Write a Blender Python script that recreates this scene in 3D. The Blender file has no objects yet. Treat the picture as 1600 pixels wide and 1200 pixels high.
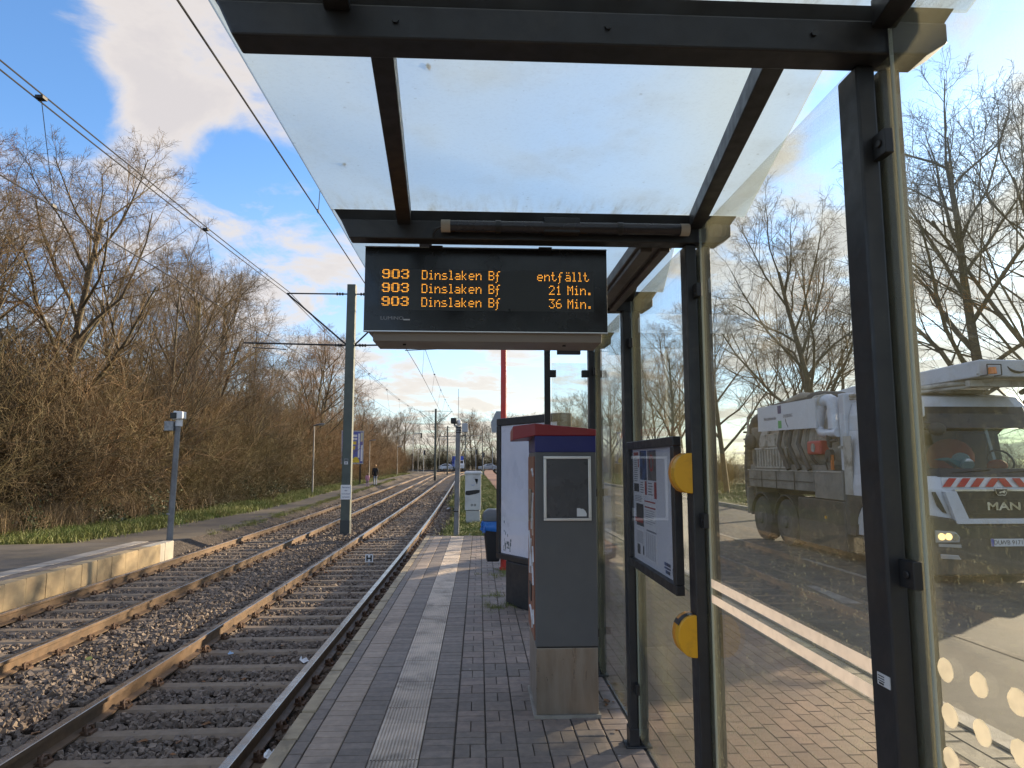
import bpy, bmesh, math, random
import numpy as np
from mathutils import Vector, Matrix, Euler

random.seed(7)
R = np.random.RandomState(11)
SC = bpy.context.scene
COL = SC.collection

# ------------------------------------------------------------------ camera, sky, sun, exposure
cam = bpy.data.cameras.new("camera")
cam_o = bpy.data.objects.new("camera", cam)
COL.objects.link(cam_o)
cam.sensor_width = 36.0
cam.lens = 36.0 * 1060 / 1600
cam.clip_start = 0.05
cam.clip_end = 2000
cam_o.location = (0, 0, 1.72)
cam_o.rotation_euler = (math.radians(90 + 6.565), 0, math.radians(-2.79))
SC.camera = cam_o

SUN_EL, SUN_AZ = math.radians(15.5), math.radians(53.0)      # azimuth from +Y towards +X
SUN = Vector((math.sin(SUN_AZ) * math.cos(SUN_EL), math.cos(SUN_AZ) * math.cos(SUN_EL), math.sin(SUN_EL)))
SKY_STRENGTH = 0.115
sl = bpy.data.lights.new("sun", 'SUN')
sl.energy = 5.0
sl.angle = math.radians(0.6)
sl.color = (1.0, 0.80, 0.54)
so = bpy.data.objects.new("sun", sl)
so.rotation_euler = (-SUN).to_track_quat('-Z', 'Y').to_euler()
so.location = (40, 30, 40)
COL.objects.link(so)

SC.view_settings.view_transform = 'Standard'
SC.view_settings.look = 'None'
SC.view_settings.gamma = 1
SC.view_settings.exposure = 1.2
SC.view_settings.use_curve_mapping = False
SC.cycles.transparent_max_bounces = 40
SC.cycles.max_bounces = 12
SC.cycles.sample_clamp_indirect = 6.0
SC.cycles.caustics_reflective = False
SC.cycles.caustics_refractive = False


class NT:
    """tiny node helper"""
    def __init__(s, tree):
        s.t = tree
        s.n = tree.nodes
        s.l = tree.links

    def new(s, typ, **kw):
        n = s.n.new(typ)
        for k, v in kw.items():
            setattr(n, k, v)
        return n

    def link(s, a, b):
        s.l.new(a, b)

    def put(s, sock, v):
        if isinstance(v, bpy.types.NodeSocket):
            s.l.new(v, sock)
        elif v is not None:
            if hasattr(sock.default_value, '__len__') and not hasattr(v, '__len__'):
                v = (v, v, v, 1)[:len(sock.default_value)]
            elif hasattr(v, '__len__') and len(sock.default_value) == 4 and len(v) == 3:
                v = tuple(v) + (1,)
            sock.default_value = v

    def math(s, op, a, b=None, c=None, clamp=False):
        n = s.new('ShaderNodeMath', operation=op, use_clamp=clamp)
        for i, v in enumerate((a, b, c)):
            if v is not None:
                s.put(n.inputs[i], v)
        return n.outputs[0]

    def vmath(s, op, a, b=None, out=0):
        n = s.new('ShaderNodeVectorMath', operation=op)
        s.put(n.inputs[0], a)
        if b is not None:
            s.put(n.inputs[3 if op == 'SCALE' else 1], b)
        return n.outputs[out]

    def mix(s, f, a, b, blend='MIX'):
        n = s.new('ShaderNodeMix', data_type='RGBA', blend_type=blend)
        s.put(n.inputs[0], f)
        s.put(n.inputs[6], a)
        s.put(n.inputs[7], b)
        return n.outputs[2]

    def mixf(s, f, a, b):
        n = s.new('ShaderNodeMix', data_type='FLOAT')
        s.put(n.inputs[0], f)
        s.put(n.inputs[2], a)
        s.put(n.inputs[3], b)
        return n.outputs[0]

    def ramp(s, f, lo, hi, a=0.0, b=1.0, smooth=True):
        n = s.new('ShaderNodeMapRange', interpolation_type='SMOOTHSTEP' if smooth else 'LINEAR')
        s.put(n.inputs[0], f)
        for i, v in zip((1, 2, 3, 4), (lo, hi, a, b)):
            s.put(n.inputs[i], v)
        return n.outputs[0]

    def noise(s, vec, scale, detail=4, rough=0.55, dist=0.0, dim='3D'):
        n = s.new('ShaderNodeTexNoise', noise_dimensions=dim)
        s.put(n.inputs['Vector'], vec)
        n.inputs['Scale'].default_value = scale
        n.inputs['Detail'].default_value = detail
        n.inputs['Roughness'].default_value = rough
        n.inputs['Distortion'].default_value = dist
        return n.outputs[0]

    def voro(s, vec, scale, feature='F1', out=0):
        n = s.new('ShaderNodeTexVoronoi', feature=feature)
        s.put(n.inputs['Vector'], vec)
        n.inputs['Scale'].default_value = scale
        return n.outputs[out]

    def scalev(s, vec, xyz):
        n = s.new('ShaderNodeMapping')
        s.put(n.inputs[0], vec)
        n.inputs['Scale'].default_value = xyz
        return n.outputs[0]

    def bump(s, h, strength=0.3, dist=0.01):
        n = s.new('ShaderNodeBump')
        s.put(n.inputs['Height'], h)
        n.inputs['Strength'].default_value = strength
        n.inputs['Distance'].default_value = dist
        return n.outputs[0]


def px_dir(x, y):
    """direction of the sky seen at a photo pixel - used once to say where the clouds stand"""
    M = cam_o.rotation_euler.to_matrix()
    return (M @ Vector(((x - 800) / 1060, (600 - y) / 1060, -1))).normalized()


def build_world():
    w = bpy.data.worlds.new("World")
    SC.world = w
    w.use_nodes = True
    w.node_tree.nodes.clear()
    k = NT(w.node_tree)
    sky = k.new('ShaderNodeTexSky', sky_type='NISHITA')
    sky.sun_disc = False
    sky.sun_elevation = SUN_EL
    sky.sun_rotation = SUN_AZ
    sky.air_density = 1.0
    sky.dust_density = 0.6
    sky.ozone_density = 2.2
    d = k.new('ShaderNodeTexCoord').outputs['Generated']
    sep = k.new('ShaderNodeSeparateXYZ')
    k.link(d, sep.inputs[0])
    z = k.math('MAXIMUM', sep.outputs[2], 0.0)
    # clouds lie on a sheet overhead: project the direction on it
    inv = k.math('DIVIDE', 1.0, k.math('ADD', z, 0.16))
    p = k.vmath('SCALE', d, inv)
    p = k.vmath('MULTIPLY', p, (1, 1, 0.0))
    n1 = k.noise(p, 2.6, 9, 0.62, 0.35)
    n2 = k.noise(k.vmath('ADD', p, (7.3, 2.1, 0)), 0.75, 3, 0.5)
    n = k.math('ADD', k.math('MULTIPLY', n1, 1.25), k.math('MULTIPLY', n2, 0.45))
    n = k.math('SUBTRACT', n, 0.35)
    # big cloud masses (+) and blue gaps (-) seen that day
    bias = None
    for (x, y, r, a) in [(235, 90, 0.125, .17), (275, 195, .05, .10), (60, 215, .06, -.02), (560, 430, .20, .07),
                         (380, 345, .11, .09), (160, 30, .06, .06), (310, 240, .06, -.20), (370, 262, .06, -.25), (40, 50, .10, -.22), (120, 165, .06, -.22), (480, 300, .06, -.12), (100, 100, .06, -.15), (560, 330, .07, -.08),
                         (40, 190, .08, -.10), (650, 590, .16, .03), (1500, 200, .12, .12), (1290, 220, .08, .12), (1250, 430, .15, .10),
                         (1390, 165, .07, -.27), (1330, 260, .06, -.27), (1210, 365, .05, -.22), (1470, 50, .12, -.20), (1480, 310, .09, -.20), (1250, 130, .06, -.2), (1590, 40, .1, .08),
                         (1490, 520, .25, .16), (700, 640, .1, .06), (700, 100, .3, -.05), (1050, 150, .25, .03)]:
        v = px_dir(x, y)
        dn = k.vmath('DISTANCE', d, tuple(v), out=1)
        e = k.math('MULTIPLY', k.ramp(dn, 0, r * 1.6, 1, 0), a)
        bias = e if bias is None else k.math('ADD', bias, e)
    n = k.math('ADD', n, bias)
    cover = k.ramp(n, 0.37, 0.67)
    # near the horizon the sheet closes into thin veil
    veil = k.math('MULTIPLY', k.ramp(z, 0.0, 0.42, 1, 0), 0.55)
    cover = k.math('MAXIMUM', cover, veil)
    cover = k.math('MULTIPLY', cover, 0.93)
    sdot = k.vmath('DOT_PRODUCT', d, tuple(SUN), out=1)
    near = k.ramp(sdot, 0.35, 0.98)
    thick = k.ramp(n, 0.56, 0.80)
    ccol = k.mix(near, (3.4, 3.12, 2.9), (3.8, 3.55, 3.1))
    cdark = k.mix(near, (2.6, 2.42, 2.42), (2.8, 2.7, 2.6))
    ccol = k.mix(k.math('MULTIPLY', thick, 0.55), ccol, cdark)
    low = k.math('MULTIPLY', k.ramp(z, 0.0, 0.22, 1, 0), 0.6)
    ccol = k.mix(low, ccol, k.mix(near, (3.8, 3.35, 2.85), (4.0, 3.6, 2.9)))
    blue = k.mix(1.0, sky.outputs[0], (0.80, 1.03, 1.27), 'MULTIPLY')
    c = k.mix(cover, blue, ccol)
    bg = k.new('ShaderNodeBackground')
    k.link(c, bg.inputs[0])
    bg.inputs[1].default_value = SKY_STRENGTH
    out = k.new('ShaderNodeOutputWorld')
    k.link(bg.outputs[0], out.inputs[0])


build_world()

# ------------------------------------------------------------------ materials
MATS = {}


def rnd_value(k):
    """one random number per mesh island / object"""
    g = k.new('ShaderNodeNewGeometry').outputs['Random Per Island']
    o = k.new('ShaderNodeObjectInfo').outputs['Random']
    return k.math('FRACT', k.math('ADD', g, o))


def mat(name, col, rough=0.6, metal=0.0, col2=None, nscale=3.0, namount=0.6, bump=0.0, bscale=60.0, spec=0.5,
        per_piece=0.0, col3=None, stain=None, stain_scale=1.2, stain_amt=0.5, emit=None, emit_s=0.0, coat=0.0, stretch=None, bdist=0.006, gum=0.0):
    if name in MATS:
        return MATS[name]
    m = bpy.data.materials.new(name)
    m.use_nodes = True
    m.node_tree.nodes.clear()
    k = NT(m.node_tree)
    out = k.new('ShaderNodeOutputMaterial')
    b = k.new('ShaderNodeBsdfPrincipled')
    k.link(b.outputs[0], out.inputs[0])
    pos = k.new('ShaderNodeNewGeometry').outputs['Position']
    if stretch:
        pos = k.scalev(pos, stretch)
    c = tuple(col) + (1,)
    if col2 is not None:
        f = k.ramp(k.noise(pos, nscale, 5, 0.6), 0.5 - .25 * namount, 0.5 + .25 * namount)
        c = k.mix(f, c, tuple(col2) + (1,))
    if per_piece:
        r = rnd_value(k)
        if col3 is not None:
            c = k.mix(k.ramp(r, 0.55, 0.75), c, tuple(col3) + (1,))
        r2 = k.math('FRACT', k.math('MULTIPLY', r, 17.31))
        v = k.math('ADD', 1 - per_piece, k.math('MULTIPLY', r2, 2 * per_piece))
        c = k.mix(1.0, c, v, 'MULTIPLY')
    if stain is not None:
        f = k.math('MULTIPLY', k.ramp(k.noise(pos, stain_scale, 6, 0.65, 0.6), 0.48, 0.68), stain_amt)
        c = k.mix(f, c, tuple(stain) + (1,))
    if gum:
        v = k.new('ShaderNodeTexVoronoi', feature='F1')
        k.put(v.inputs['Vector'], pos)
        v.inputs['Scale'].default_value = 6.5
        hit = k.math('MULTIPLY', k.math('LESS_THAN', k.math('ADD', v.outputs['Distance'], k.math('MULTIPLY', k.noise(pos, 60, 2), .05)), .085), k.math('GREATER_THAN', k.noise(k.vmath('SCALE', v.outputs['Position'], 3.7), 2.0, 1), .545))
        c = k.mix(k.math('MULTIPLY', hit, gum), c, (.40, .385, .36, 1))
    k.put(b.inputs['Base Color'], c)
    rn = k.ramp(k.noise(pos, nscale * 2.3, 4), 0.3, 0.7, max(rough - .1, .02), min(rough + .1, 1), False)
    k.put(b.inputs['Roughness'], rn)
    b.inputs['Metallic'].default_value = metal
    b.inputs['Specular IOR Level'].default_value = spec
    b.inputs['Coat Weight'].default_value = coat
    if bump:
        k.put(b.inputs['Normal'], k.bump(k.noise(pos, bscale, 4, 0.6), bump, bdist))
    if emit:
        b.inputs['Emission Color'].default_value = tuple(emit) + (1,)
        b.inputs['Emission Strength'].default_value = emit_s
    MATS[name] = m
    return m


def glass_mat(name, tint=(.97, .985, .975), dirt=0.22, dirt_col=(.42, .36, .24), low_dirt=0.25, edge=0.0, zref=1.4, trans_mix=.6):
    if name in MATS:
        return MATS[name]
    m = bpy.data.materials.new(name)
    m.use_nodes = True
    m.node_tree.nodes.clear()
    k = NT(m.node_tree)
    out = k.new('ShaderNodeOutputMaterial')
    pos = k.new('ShaderNodeNewGeometry').outputs['Position']
    sep = k.new('ShaderNodeSeparateXYZ')
    k.link(pos, sep.inputs[0])
    tr = k.new('ShaderNodeBsdfTransparent')
    tr.inputs[0].default_value = tuple(tint) + (1,)
    gl = k.new('ShaderNodeBsdfGlossy')
    gl.inputs['Roughness'].default_value = 0.015
    lw = k.new('ShaderNodeLayerWeight')
    lw.inputs[0].default_value = 0.5
    fr = k.math('ADD', 0.035, k.math('MULTIPLY', k.math('POWER', lw.outputs['Facing'], 5.0), 0.85))
    a = k.new('ShaderNodeMixShader')
    k.link(fr, a.inputs[0])
    k.link(tr.outputs[0], a.inputs[1])
    k.link(gl.outputs[0], a.inputs[2])
    # dirt film: streaks, splashes, specks; heavier near the foot of the pane
    df = k.new('ShaderNodeBsdfDiffuse')
    tl = k.new('ShaderNodeBsdfTranslucent')
    dc = k.mix(k.noise(pos, 2.0, 3), tuple(dirt_col) + (1,), (dirt_col[0] * .8, dirt_col[1] * .95, dirt_col[2] * .7, 1))
    k.put(df.inputs[0], dc)
    k.put(tl.inputs[0], dc)
    dm = k.new('ShaderNodeMixShader')
    dm.inputs[0].default_value = trans_mix
    k.link(df.outputs[0], dm.inputs[1])
    k.link(tl.outputs[0], dm.inputs[2])
    streak = k.ramp(k.noise(k.scalev(pos, (14, 14, .8)), 3.0, 5, .6), .42, .72)
    fine = k.ramp(k.noise(k.scalev(pos, (70, 70, 30)), 6.0, 4, .7), .48, .66)
    spots = k.ramp(k.noise(pos, 60, 2, .5), .63, .70)
    blot = k.ramp(k.noise(pos, 2.2, 5, .6), .35, .72)
    lowz = k.ramp(sep.outputs[2], .9, zref, 1, .12)
    f = k.math('MULTIPLY', k.math('ADD', k.math('MULTIPLY', streak, .35), k.math('ADD', .25, k.math('MULTIPLY', blot, .4))), dirt)
    g = k.math('MULTIPLY', k.math('ADD', k.math('MULTIPLY', fine, .9), k.math('MULTIPLY', spots, 1.2)), k.math('MULTIPLY', lowz, low_dirt))
    g = k.math('MULTIPLY', g, k.math('ADD', .35, k.math('MULTIPLY', blot, .9)))
    f = k.math('ADD', f, g)
    if edge:
        # grime gathers along the frame: near the posts and under the roof
        e = None
        for py in (1.545, 2.945, 4.295, 5.68):
            q = k.ramp(k.math('ABSOLUTE', k.math('SUBTRACT', sep.outputs[1], py - .02)), .03, .10, 1, 0)
            e = q if e is None else k.math('MAXIMUM', e, q)
        e = k.math('MAXIMUM', e, k.ramp(sep.outputs[2], 2.58, 2.72, 0, 1))
        f = k.math('ADD', f, k.math('MULTIPLY', e, k.math('ADD', edge * .6, k.math('MULTIPLY', fine, edge * .6))))
    f = k.math('MINIMUM', f, 0.85)
    mx = k.new('ShaderNodeMixShader')
    k.link(f, mx.inputs[0])
    k.link(a.outputs[0], mx.inputs[1])
    k.link(dm.outputs[0], mx.inputs[2])
    k.link(mx.outputs[0], out.inputs[0])
    MATS[name] = m
    return m


def frosted_mat():
    m = bpy.data.materials.new("frosted_roof_glass")
    m.use_nodes = True
    m.node_tree.nodes.clear()
    k = NT(m.node_tree)
    out = k.new('ShaderNodeOutputMaterial')
    pos = k.new('ShaderNodeNewGeometry').outputs['Position']
    rf = k.new('ShaderNodeBsdfRefraction')
    rf.inputs['Color'].default_value = (.86, .93, .94, 1)
    rf.inputs['Roughness'].default_value = 0.52
    rf.inputs['IOR'].default_value = 1.06
    tl = k.new('ShaderNodeBsdfTranslucent')
    sp_ = k.new('ShaderNodeSeparateXYZ')
    k.link(pos, sp_.inputs[0])
    e = None
    for by in (.12, 1.53, 2.96, 4.35, 5.76):      # grime washes down to the beams
        q = k.ramp(k.math('ABSOLUTE', k.math('SUBTRACT', sp_.outputs[1], by)), .03, .30, 1, 0)
        e = q if e is None else k.math('MAXIMUM', e, q)
    grime = k.math('MULTIPLY', e, k.ramp(k.noise(k.scalev(pos, (9, 1.6, 1)), 3.0, 6, .65), .40, .72))
    blot = k.math('MULTIPLY', k.ramp(k.noise(pos, 3.1, 6, .62), .46, .70), .35)
    speck = k.ramp(k.noise(pos, 42, 2, .5), .70, .76)
    dirt = k.math('MINIMUM', k.math('ADD', k.math('ADD', k.math('MULTIPLY', grime, .7), blot), k.math('MULTIPLY', speck, .5)), .9)
    tcol = k.mix(k.ramp(k.noise(pos, 90, 3), .45, .75), (.76, .83, .84, 1), (.64, .69, .69, 1))
    k.put(tl.inputs[0], k.mix(dirt, tcol, (.42, .42, .36, 1)))
    tp = k.new('ShaderNodeBsdfTransparent')
    tp.inputs[0].default_value = (.9, .95, .95, 1)
    a = k.new('ShaderNodeMixShader')
    k.put(a.inputs[0], k.math('ADD', .32, k.math('MULTIPLY', dirt, .45)))
    k.link(rf.outputs[0], a.inputs[1])
    k.link(tl.outputs[0], a.inputs[2])
    b = k.new('ShaderNodeMixShader')
    b.inputs[0].default_value = .14
    k.link(a.outputs[0], b.inputs[1])
    k.link(tp.outputs[0], b.inputs[2])
    k.link(b.outputs[0], out.inputs[0])
    return m


def ground_mat(name, cols, scales, rough=.9, bump=.5, bscale=40, bdist=.02, lines=None):
    m = bpy.data.materials.new(name)
    m.use_nodes = True
    m.node_tree.nodes.clear()
    k = NT(m.node_tree)
    out = k.new('ShaderNodeOutputMaterial')
    b = k.new('ShaderNodeBsdfPrincipled')
    k.link(b.outputs[0], out.inputs[0])
    pos = k.new('ShaderNodeNewGeometry').outputs['Position']
    c = tuple(cols[0]) + (1,)
    for cc, s in zip(cols[1:], scales):
        f = k.ramp(k.noise(pos, s, 6, .62, .2), .42, .62)
        c = k.mix(f, c, tuple(cc) + (1,))
    h = k.noise(pos, bscale, 5, .65)
    k.put(b.inputs['Base Color'], c)
    b.inputs['Roughness'].default_value = rough
    b.inputs['Specular IOR Level'].default_value = .3
    k.put(b.inputs['Normal'], k.bump(h, bump, bdist))
    MATS[name] = m
    return m


# ------------------------------------------------------------------ mesh builder
def wloc(o):
    v = Vector((0, 0, 0))
    while o is not None:
        v += Vector(o.location)
        o = o.parent
    return v


class MB:
    def __init__(s):
        s.v = []
        s.f = []
        s.mi = []
        s.cur = 0

    def add(s, vs, fs):
        o = len(s.v)
        s.v += [tuple(p) for p in vs]
        for f in fs:
            s.f.append(tuple(i + o for i in f))
            s.mi.append(s.cur)
        return s

    def box(s, x0, x1, y0, y1, z0, z1):
        return s.add([(x0, y0, z0), (x1, y0, z0), (x1, y1, z0), (x0, y1, z0), (x0, y0, z1), (x1, y0, z1), (x1, y1, z1), (x0, y1, z1)],
                     [(0, 3, 2, 1), (4, 5, 6, 7), (0, 1, 5, 4), (1, 2, 6, 5), (2, 3, 7, 6), (3, 0, 4, 7)])

    def obox(s, c, size, M=None):
        hx, hy, hz = size[0] / 2, size[1] / 2, size[2] / 2
        M = M or Matrix.Identity(3)
        pts = []
        for z in (-hz, hz):
            for x, y in ((-hx, -hy), (hx, -hy), (hx, hy), (-hx, hy)):
                pts.append(Vector(c) + M @ Vector((x, y, z)))
        return s.add(pts, [(0, 3, 2, 1), (4, 5, 6, 7), (0, 1, 5, 4), (1, 2, 6, 5), (2, 3, 7, 6), (3, 0, 4, 7)])

    def loft(s, rings, caps=True, close=True):
        o = len(s.v)
        n = len(rings[0])
        for r in rings:
            s.v += [tuple(p) for p in r]
        for i in range(len(rings) - 1):
            for j in range(n if close else n - 1):
                a, b = o + i * n + j, o + i * n + (j + 1) % n
                s.f.append((a, b, b + n, a + n))
                s.mi.append(s.cur)
        if caps:
            s.f.append(tuple(o + j for j in reversed(range(n))))
            s.mi.append(s.cur)
            e = o + (len(rings) - 1) * n
            s.f.append(tuple(e + j for j in range(n)))
            s.mi.append(s.cur)
        return s

    def tube(s, pts, rad, n=8, caps=True):
        pts = [Vector(p) for p in pts]
        if not hasattr(rad, '__len__'):
            rad = [rad] * len(pts)
        rings = []
        prev = None
        for i, p in enumerate(pts):
            t = (pts[min(i + 1, len(pts) - 1)] - pts[max(i - 1, 0)]).normalized()
            if prev is None:
                u = t.cross(Vector((0, 0, 1)))
                if u.length < 1e-3:
                    u = t.cross(Vector((0, 1, 0)))
            else:
                u = prev - t * prev.dot(t)
            u.normalize()
            prev = u
            w = t.cross(u)
            rings.append([p + (u * math.cos(a) + w * math.sin(a)) * rad[i] for a in [2 * math.pi * q / n for q in range(n)]])
        return s.loft(rings, caps)

    def prism(s, poly, axis, a, b):
        """poly = 2-D outline; axis x: poly is (y,z); axis y: (x,z); axis z: (x,y)"""
        def P(p, t):
            return (t, p[0], p[1]) if axis == 'x' else (p[0], t, p[1]) if axis == 'y' else (p[0], p[1], t)
        return s.loft([[P(p, a) for p in poly], [P(p, b) for p in poly]])

    def disc(s, c, r, axis='y', n=16, th=0.004):
        ax = {'x': Vector((1, 0, 0)), 'y': Vector((0, 1, 0)), 'z': Vector((0, 0, 1))}[axis] if isinstance(axis, str) else Vector(axis)
        return s.tube([Vector(c) - ax * th / 2, Vector(c) + ax * th / 2], r, n)

    def ball(s, c, r, n=10, m=7, sx=1, sy=1, sz=1):
        rings = []
        for i in range(m + 1):
            th = math.pi * i / m
            rr = max(math.sin(th), .02)
            rings.append([(c[0] + r * sx * rr * math.cos(2 * math.pi * j / n), c[1] + r * sy * rr * math.sin(2 * math.pi * j / n), c[2] - r * sz * math.cos(th)) for j in range(n)])
        return s.loft(rings)

    def mesh(s, name, mats, smooth=False, off=(0, 0, 0)):
        me = bpy.data.meshes.new(name)
        ox, oy, oz = off
        me.from_pydata([(x - ox, y - oy, z - oz) for x, y, z in s.v], [], s.f)
        for m in (mats if isinstance(mats, (list, tuple)) else [mats]):
            me.materials.append(m)
        if max(s.mi, default=0) > 0:
            me.polygons.foreach_set('material_index', s.mi)
        bm = bmesh.new()
        bm.from_mesh(me)
        bmesh.ops.recalc_face_normals(bm, faces=bm.faces)
        bm.to_mesh(me)
        bm.free()
        if smooth:
            me.shade_smooth()
            try:
                me.set_sharp_from_angle(angle=math.radians(40))
            except Exception:
                pass
        me.update()
        return me

    def build(s, name, mats, parent=None, smooth=False, bevel=0.0, seg=2, local=False, loc=None, **props):
        off = (0, 0, 0)
        if parent is not None and not local:
            off = wloc(parent)
        if loc is not None:
            off = Vector(off) + (Vector(loc) - Vector(off))
        me = s.mesh(name, mats, smooth, off)
        o = bpy.data.objects.new(name, me)
        COL.objects.link(o)
        o.parent = parent
        if loc is not None:
            o.location = Vector(loc) - (wloc(parent) if parent else Vector((0, 0, 0)))
        if bevel:
            md = o.modifiers.new("bevel", 'BEVEL')
            md.width = bevel
            md.segments = seg
            md.limit_method = 'ANGLE'
            md.angle_limit = math.radians(35)
        for kk, vv in props.items():
            o[kk] = vv
        return o


def np_mesh(name, V, F, mats, mi=None, smooth=False):
    """fast mesh from arrays; F is an (n,3) or (n,4) array"""
    me = bpy.data.meshes.new(name)
    V = np.asarray(V, np.float32)
    F = np.asarray(F, np.int32)
    k = F.shape[1]
    me.vertices.add(len(V))
    me.vertices.foreach_set('co', V.ravel())
    me.loops.add(F.size)
    me.loops.foreach_set('vertex_index', F.ravel())
    me.polygons.add(len(F))
    me.polygons.foreach_set('loop_start', np.arange(0, F.size, k, dtype=np.int32))
    me.polygons.foreach_set('loop_total', np.full(len(F), k, np.int32))
    for m in (mats if isinstance(mats, (list, tuple)) else [mats]):
        me.materials.append(m)
    if mi is not None:
        me.polygons.foreach_set('material_index', np.asarray(mi, np.int32))
    me.polygons.foreach_set('use_smooth', np.full(len(F), bool(smooth)))
    me.update()
    me.validate()
    return me


def link(name, me, parent=None, loc=(0, 0, 0), **props):
    o = bpy.data.objects.new(name, me)
    o.location = loc
    COL.objects.link(o)
    o.parent = parent
    for k, v in props.items():
        o[k] = v
    return o


def thing(name, label, cat, loc=(0, 0, 0), rz=0.0, group=None):
    o = bpy.data.objects.new(name, None)
    o.empty_display_size = .2
    o.location = loc
    o.rotation_euler = (0, 0, rz)
    o['label'] = label
    o['category'] = cat
    if group:
        o['group'] = group
    COL.objects.link(o)
    return o


def tag(o, label, cat, group=None):
    o['label'] = label
    o['category'] = cat
    if group:
        o['group'] = group
    return o


def dup(root, loc, rz=0.0, scale=None, label=None, group=None):
    def cp(o, parent):
        c = o.copy()
        COL.objects.link(c)
        c.parent = parent
        for ch in o.children:
            cp(ch, c)
        return c
    c = cp(root, None)
    c.location = loc
    c.rotation_euler = (0, 0, rz)
    if scale is not None:
        c.scale = scale if hasattr(scale, '__len__') else (scale,) * 3
    if label:
        c['label'] = label
    if group:
        c['group'] = group
    return c


def text(body, size, mat_, parent, loc, rot, name="lettering", align='CENTER', extrude=0.0008, bold=0.0, sx=1.0):
    cu = bpy.data.curves.new(name, 'FONT')
    cu.body = body
    cu.size = size
    cu.align_x = align
    cu.align_y = 'CENTER'
    cu.extrude = extrude
    cu.offset = bold
    cu.resolution_u = 3
    cu.materials.append(mat_)
    tmp = bpy.data.objects.new(name, cu)
    me = bpy.data.meshes.new_from_object(tmp)
    bpy.data.objects.remove(tmp)
    o = bpy.data.objects.new(name, me)
    o.location = Vector(loc) - (wloc(parent) if parent else Vector((0, 0, 0)))
    o.rotation_euler = rot
    o.scale = (sx, 1, 1)
    COL.objects.link(o)
    o.parent = parent
    return o


CAM_M = None


def in_view(p):
    """rank of a piece: distance from the camera, or None when outside the frame"""
    global CAM_M
    if CAM_M is None:
        CAM_M = cam_o.rotation_euler.to_matrix().transposed()
    q = CAM_M @ (Vector(p) - Vector(cam_o.location))
    if q.z > -0.1:
        return None
    if abs(q.x / -q.z) > 800 / 1060 * 1.02 or abs(q.y / -q.z) > 600 / 1060 * 1.02:
        return None
    return q.length


def pieces(name, parent, V, F, places, m, limit=300, rest="", seen=None):
    """places: (x, y, z, sx, sy, sz, rz). The nearest pieces in view become objects sharing one mesh, the others one joined part."""
    V = np.asarray(V, float)
    me = np_mesh(name, V, F, m)
    off = wloc(parent) if parent else Vector((0, 0, 0))
    ranked = []
    others = []
    for p in places:
        d = in_view(p[:3])
        if d is not None and (seen is None or seen(p)):
            ranked.append((d, p))
        else:
            others.append(p)
    ranked.sort(key=lambda t: t[0])
    for d, p in ranked[:limit]:
        o = bpy.data.objects.new(name, me)
        o.location = Vector(p[:3]) - off
        o.scale = p[3:6]
        o.rotation_euler = (0, 0, p[6])
        COL.objects.link(o)
        o.parent = parent
    others += [p for d, p in ranked[limit:]]
    if others:
        n = len(V)
        P = np.array(others)
        ca, sa = np.cos(P[:, 6])[:, None], np.sin(P[:, 6])[:, None]
        X = V[None, :, 0] * P[:, 3:4]
        Y = V[None, :, 1] * P[:, 4:5]
        Z = V[None, :, 2] * P[:, 5:6]
        W = np.stack([X * ca - Y * sa + P[:, 0:1], X * sa + Y * ca + P[:, 1:2], Z + P[:, 2:3]], -1).reshape(-1, 3) - np.array(off)
        FF = (np.asarray(F)[None] + (np.arange(len(P)) * n)[:, None, None]).reshape(-1, np.asarray(F).shape[1])
        link(rest or name + "_field", np_mesh(rest or name, W, FF, m), parent, kind='stuff')


def brick_shape(in_=0.03, deep=1.0):
    """unit block with a worn (chamfered) top rim, top at z=0"""
    a, b = .5, .5 - in_
    V = [(-a, -a, -1), (a, -a, -1), (a, a, -1), (-a, a, -1), (-a, -a, -.07), (a, -a, -.07), (a, a, -.07), (-a, a, -.07), (-b, -b, 0), (b, -b, 0), (b, b, 0), (-b, b, 0)]
    F = [(0, 1, 5, 4), (1, 2, 6, 5), (2, 3, 7, 6), (3, 0, 4, 7), (4, 5, 9, 8), (5, 6, 10, 9), (6, 7, 11, 10), (7, 4, 8, 11), (8, 9, 10, 11)]
    return V, F

# ------------------------------------------------------------------ shared materials
M_STEEL = mat('anthracite_paint', (.013, .0145, .018), .45, col2=(.018, .019, .022), nscale=9, bump=.05, bscale=300, stain=(.07, .06, .05), stain_scale=4, stain_amt=.25)
M_BLACK = mat('black_plastic', (.012, .012, .013), .45)
M_RUBBER = mat('black_rubber', (.02, .02, .02), .8)
M_WHITE = mat('white_paint', (.72, .73, .74), .45, col2=(.64, .65, .66), nscale=3, stain=(.4, .36, .3), stain_amt=.25)
M_CHROME = mat('chrome', (.7, .7, .72), .18, 1.0)
M_ALU = mat('aluminium', (.62, .62, .63), .38, 1.0)
M_GALV = mat('galvanised_steel', (.33, .34, .35), .55, .4, col2=(.24, .25, .26), nscale=12, stain=(.14, .13, .12), stain_scale=5, stain_amt=.4)
M_RED = mat('red_paint', (.50, .022, .018), .42, col2=(.42, .03, .02), nscale=4)
M_WIRE = mat('overhead_wire_metal', (.02, .02, .022), .6)
M_CONC = mat('concrete', (.34, .31, .27), .85, col2=(.26, .24, .20), nscale=5, bump=.25, bscale=120, stain=(.12, .10, .08), stain_scale=2, stain_amt=.5, per_piece=.07)

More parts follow.
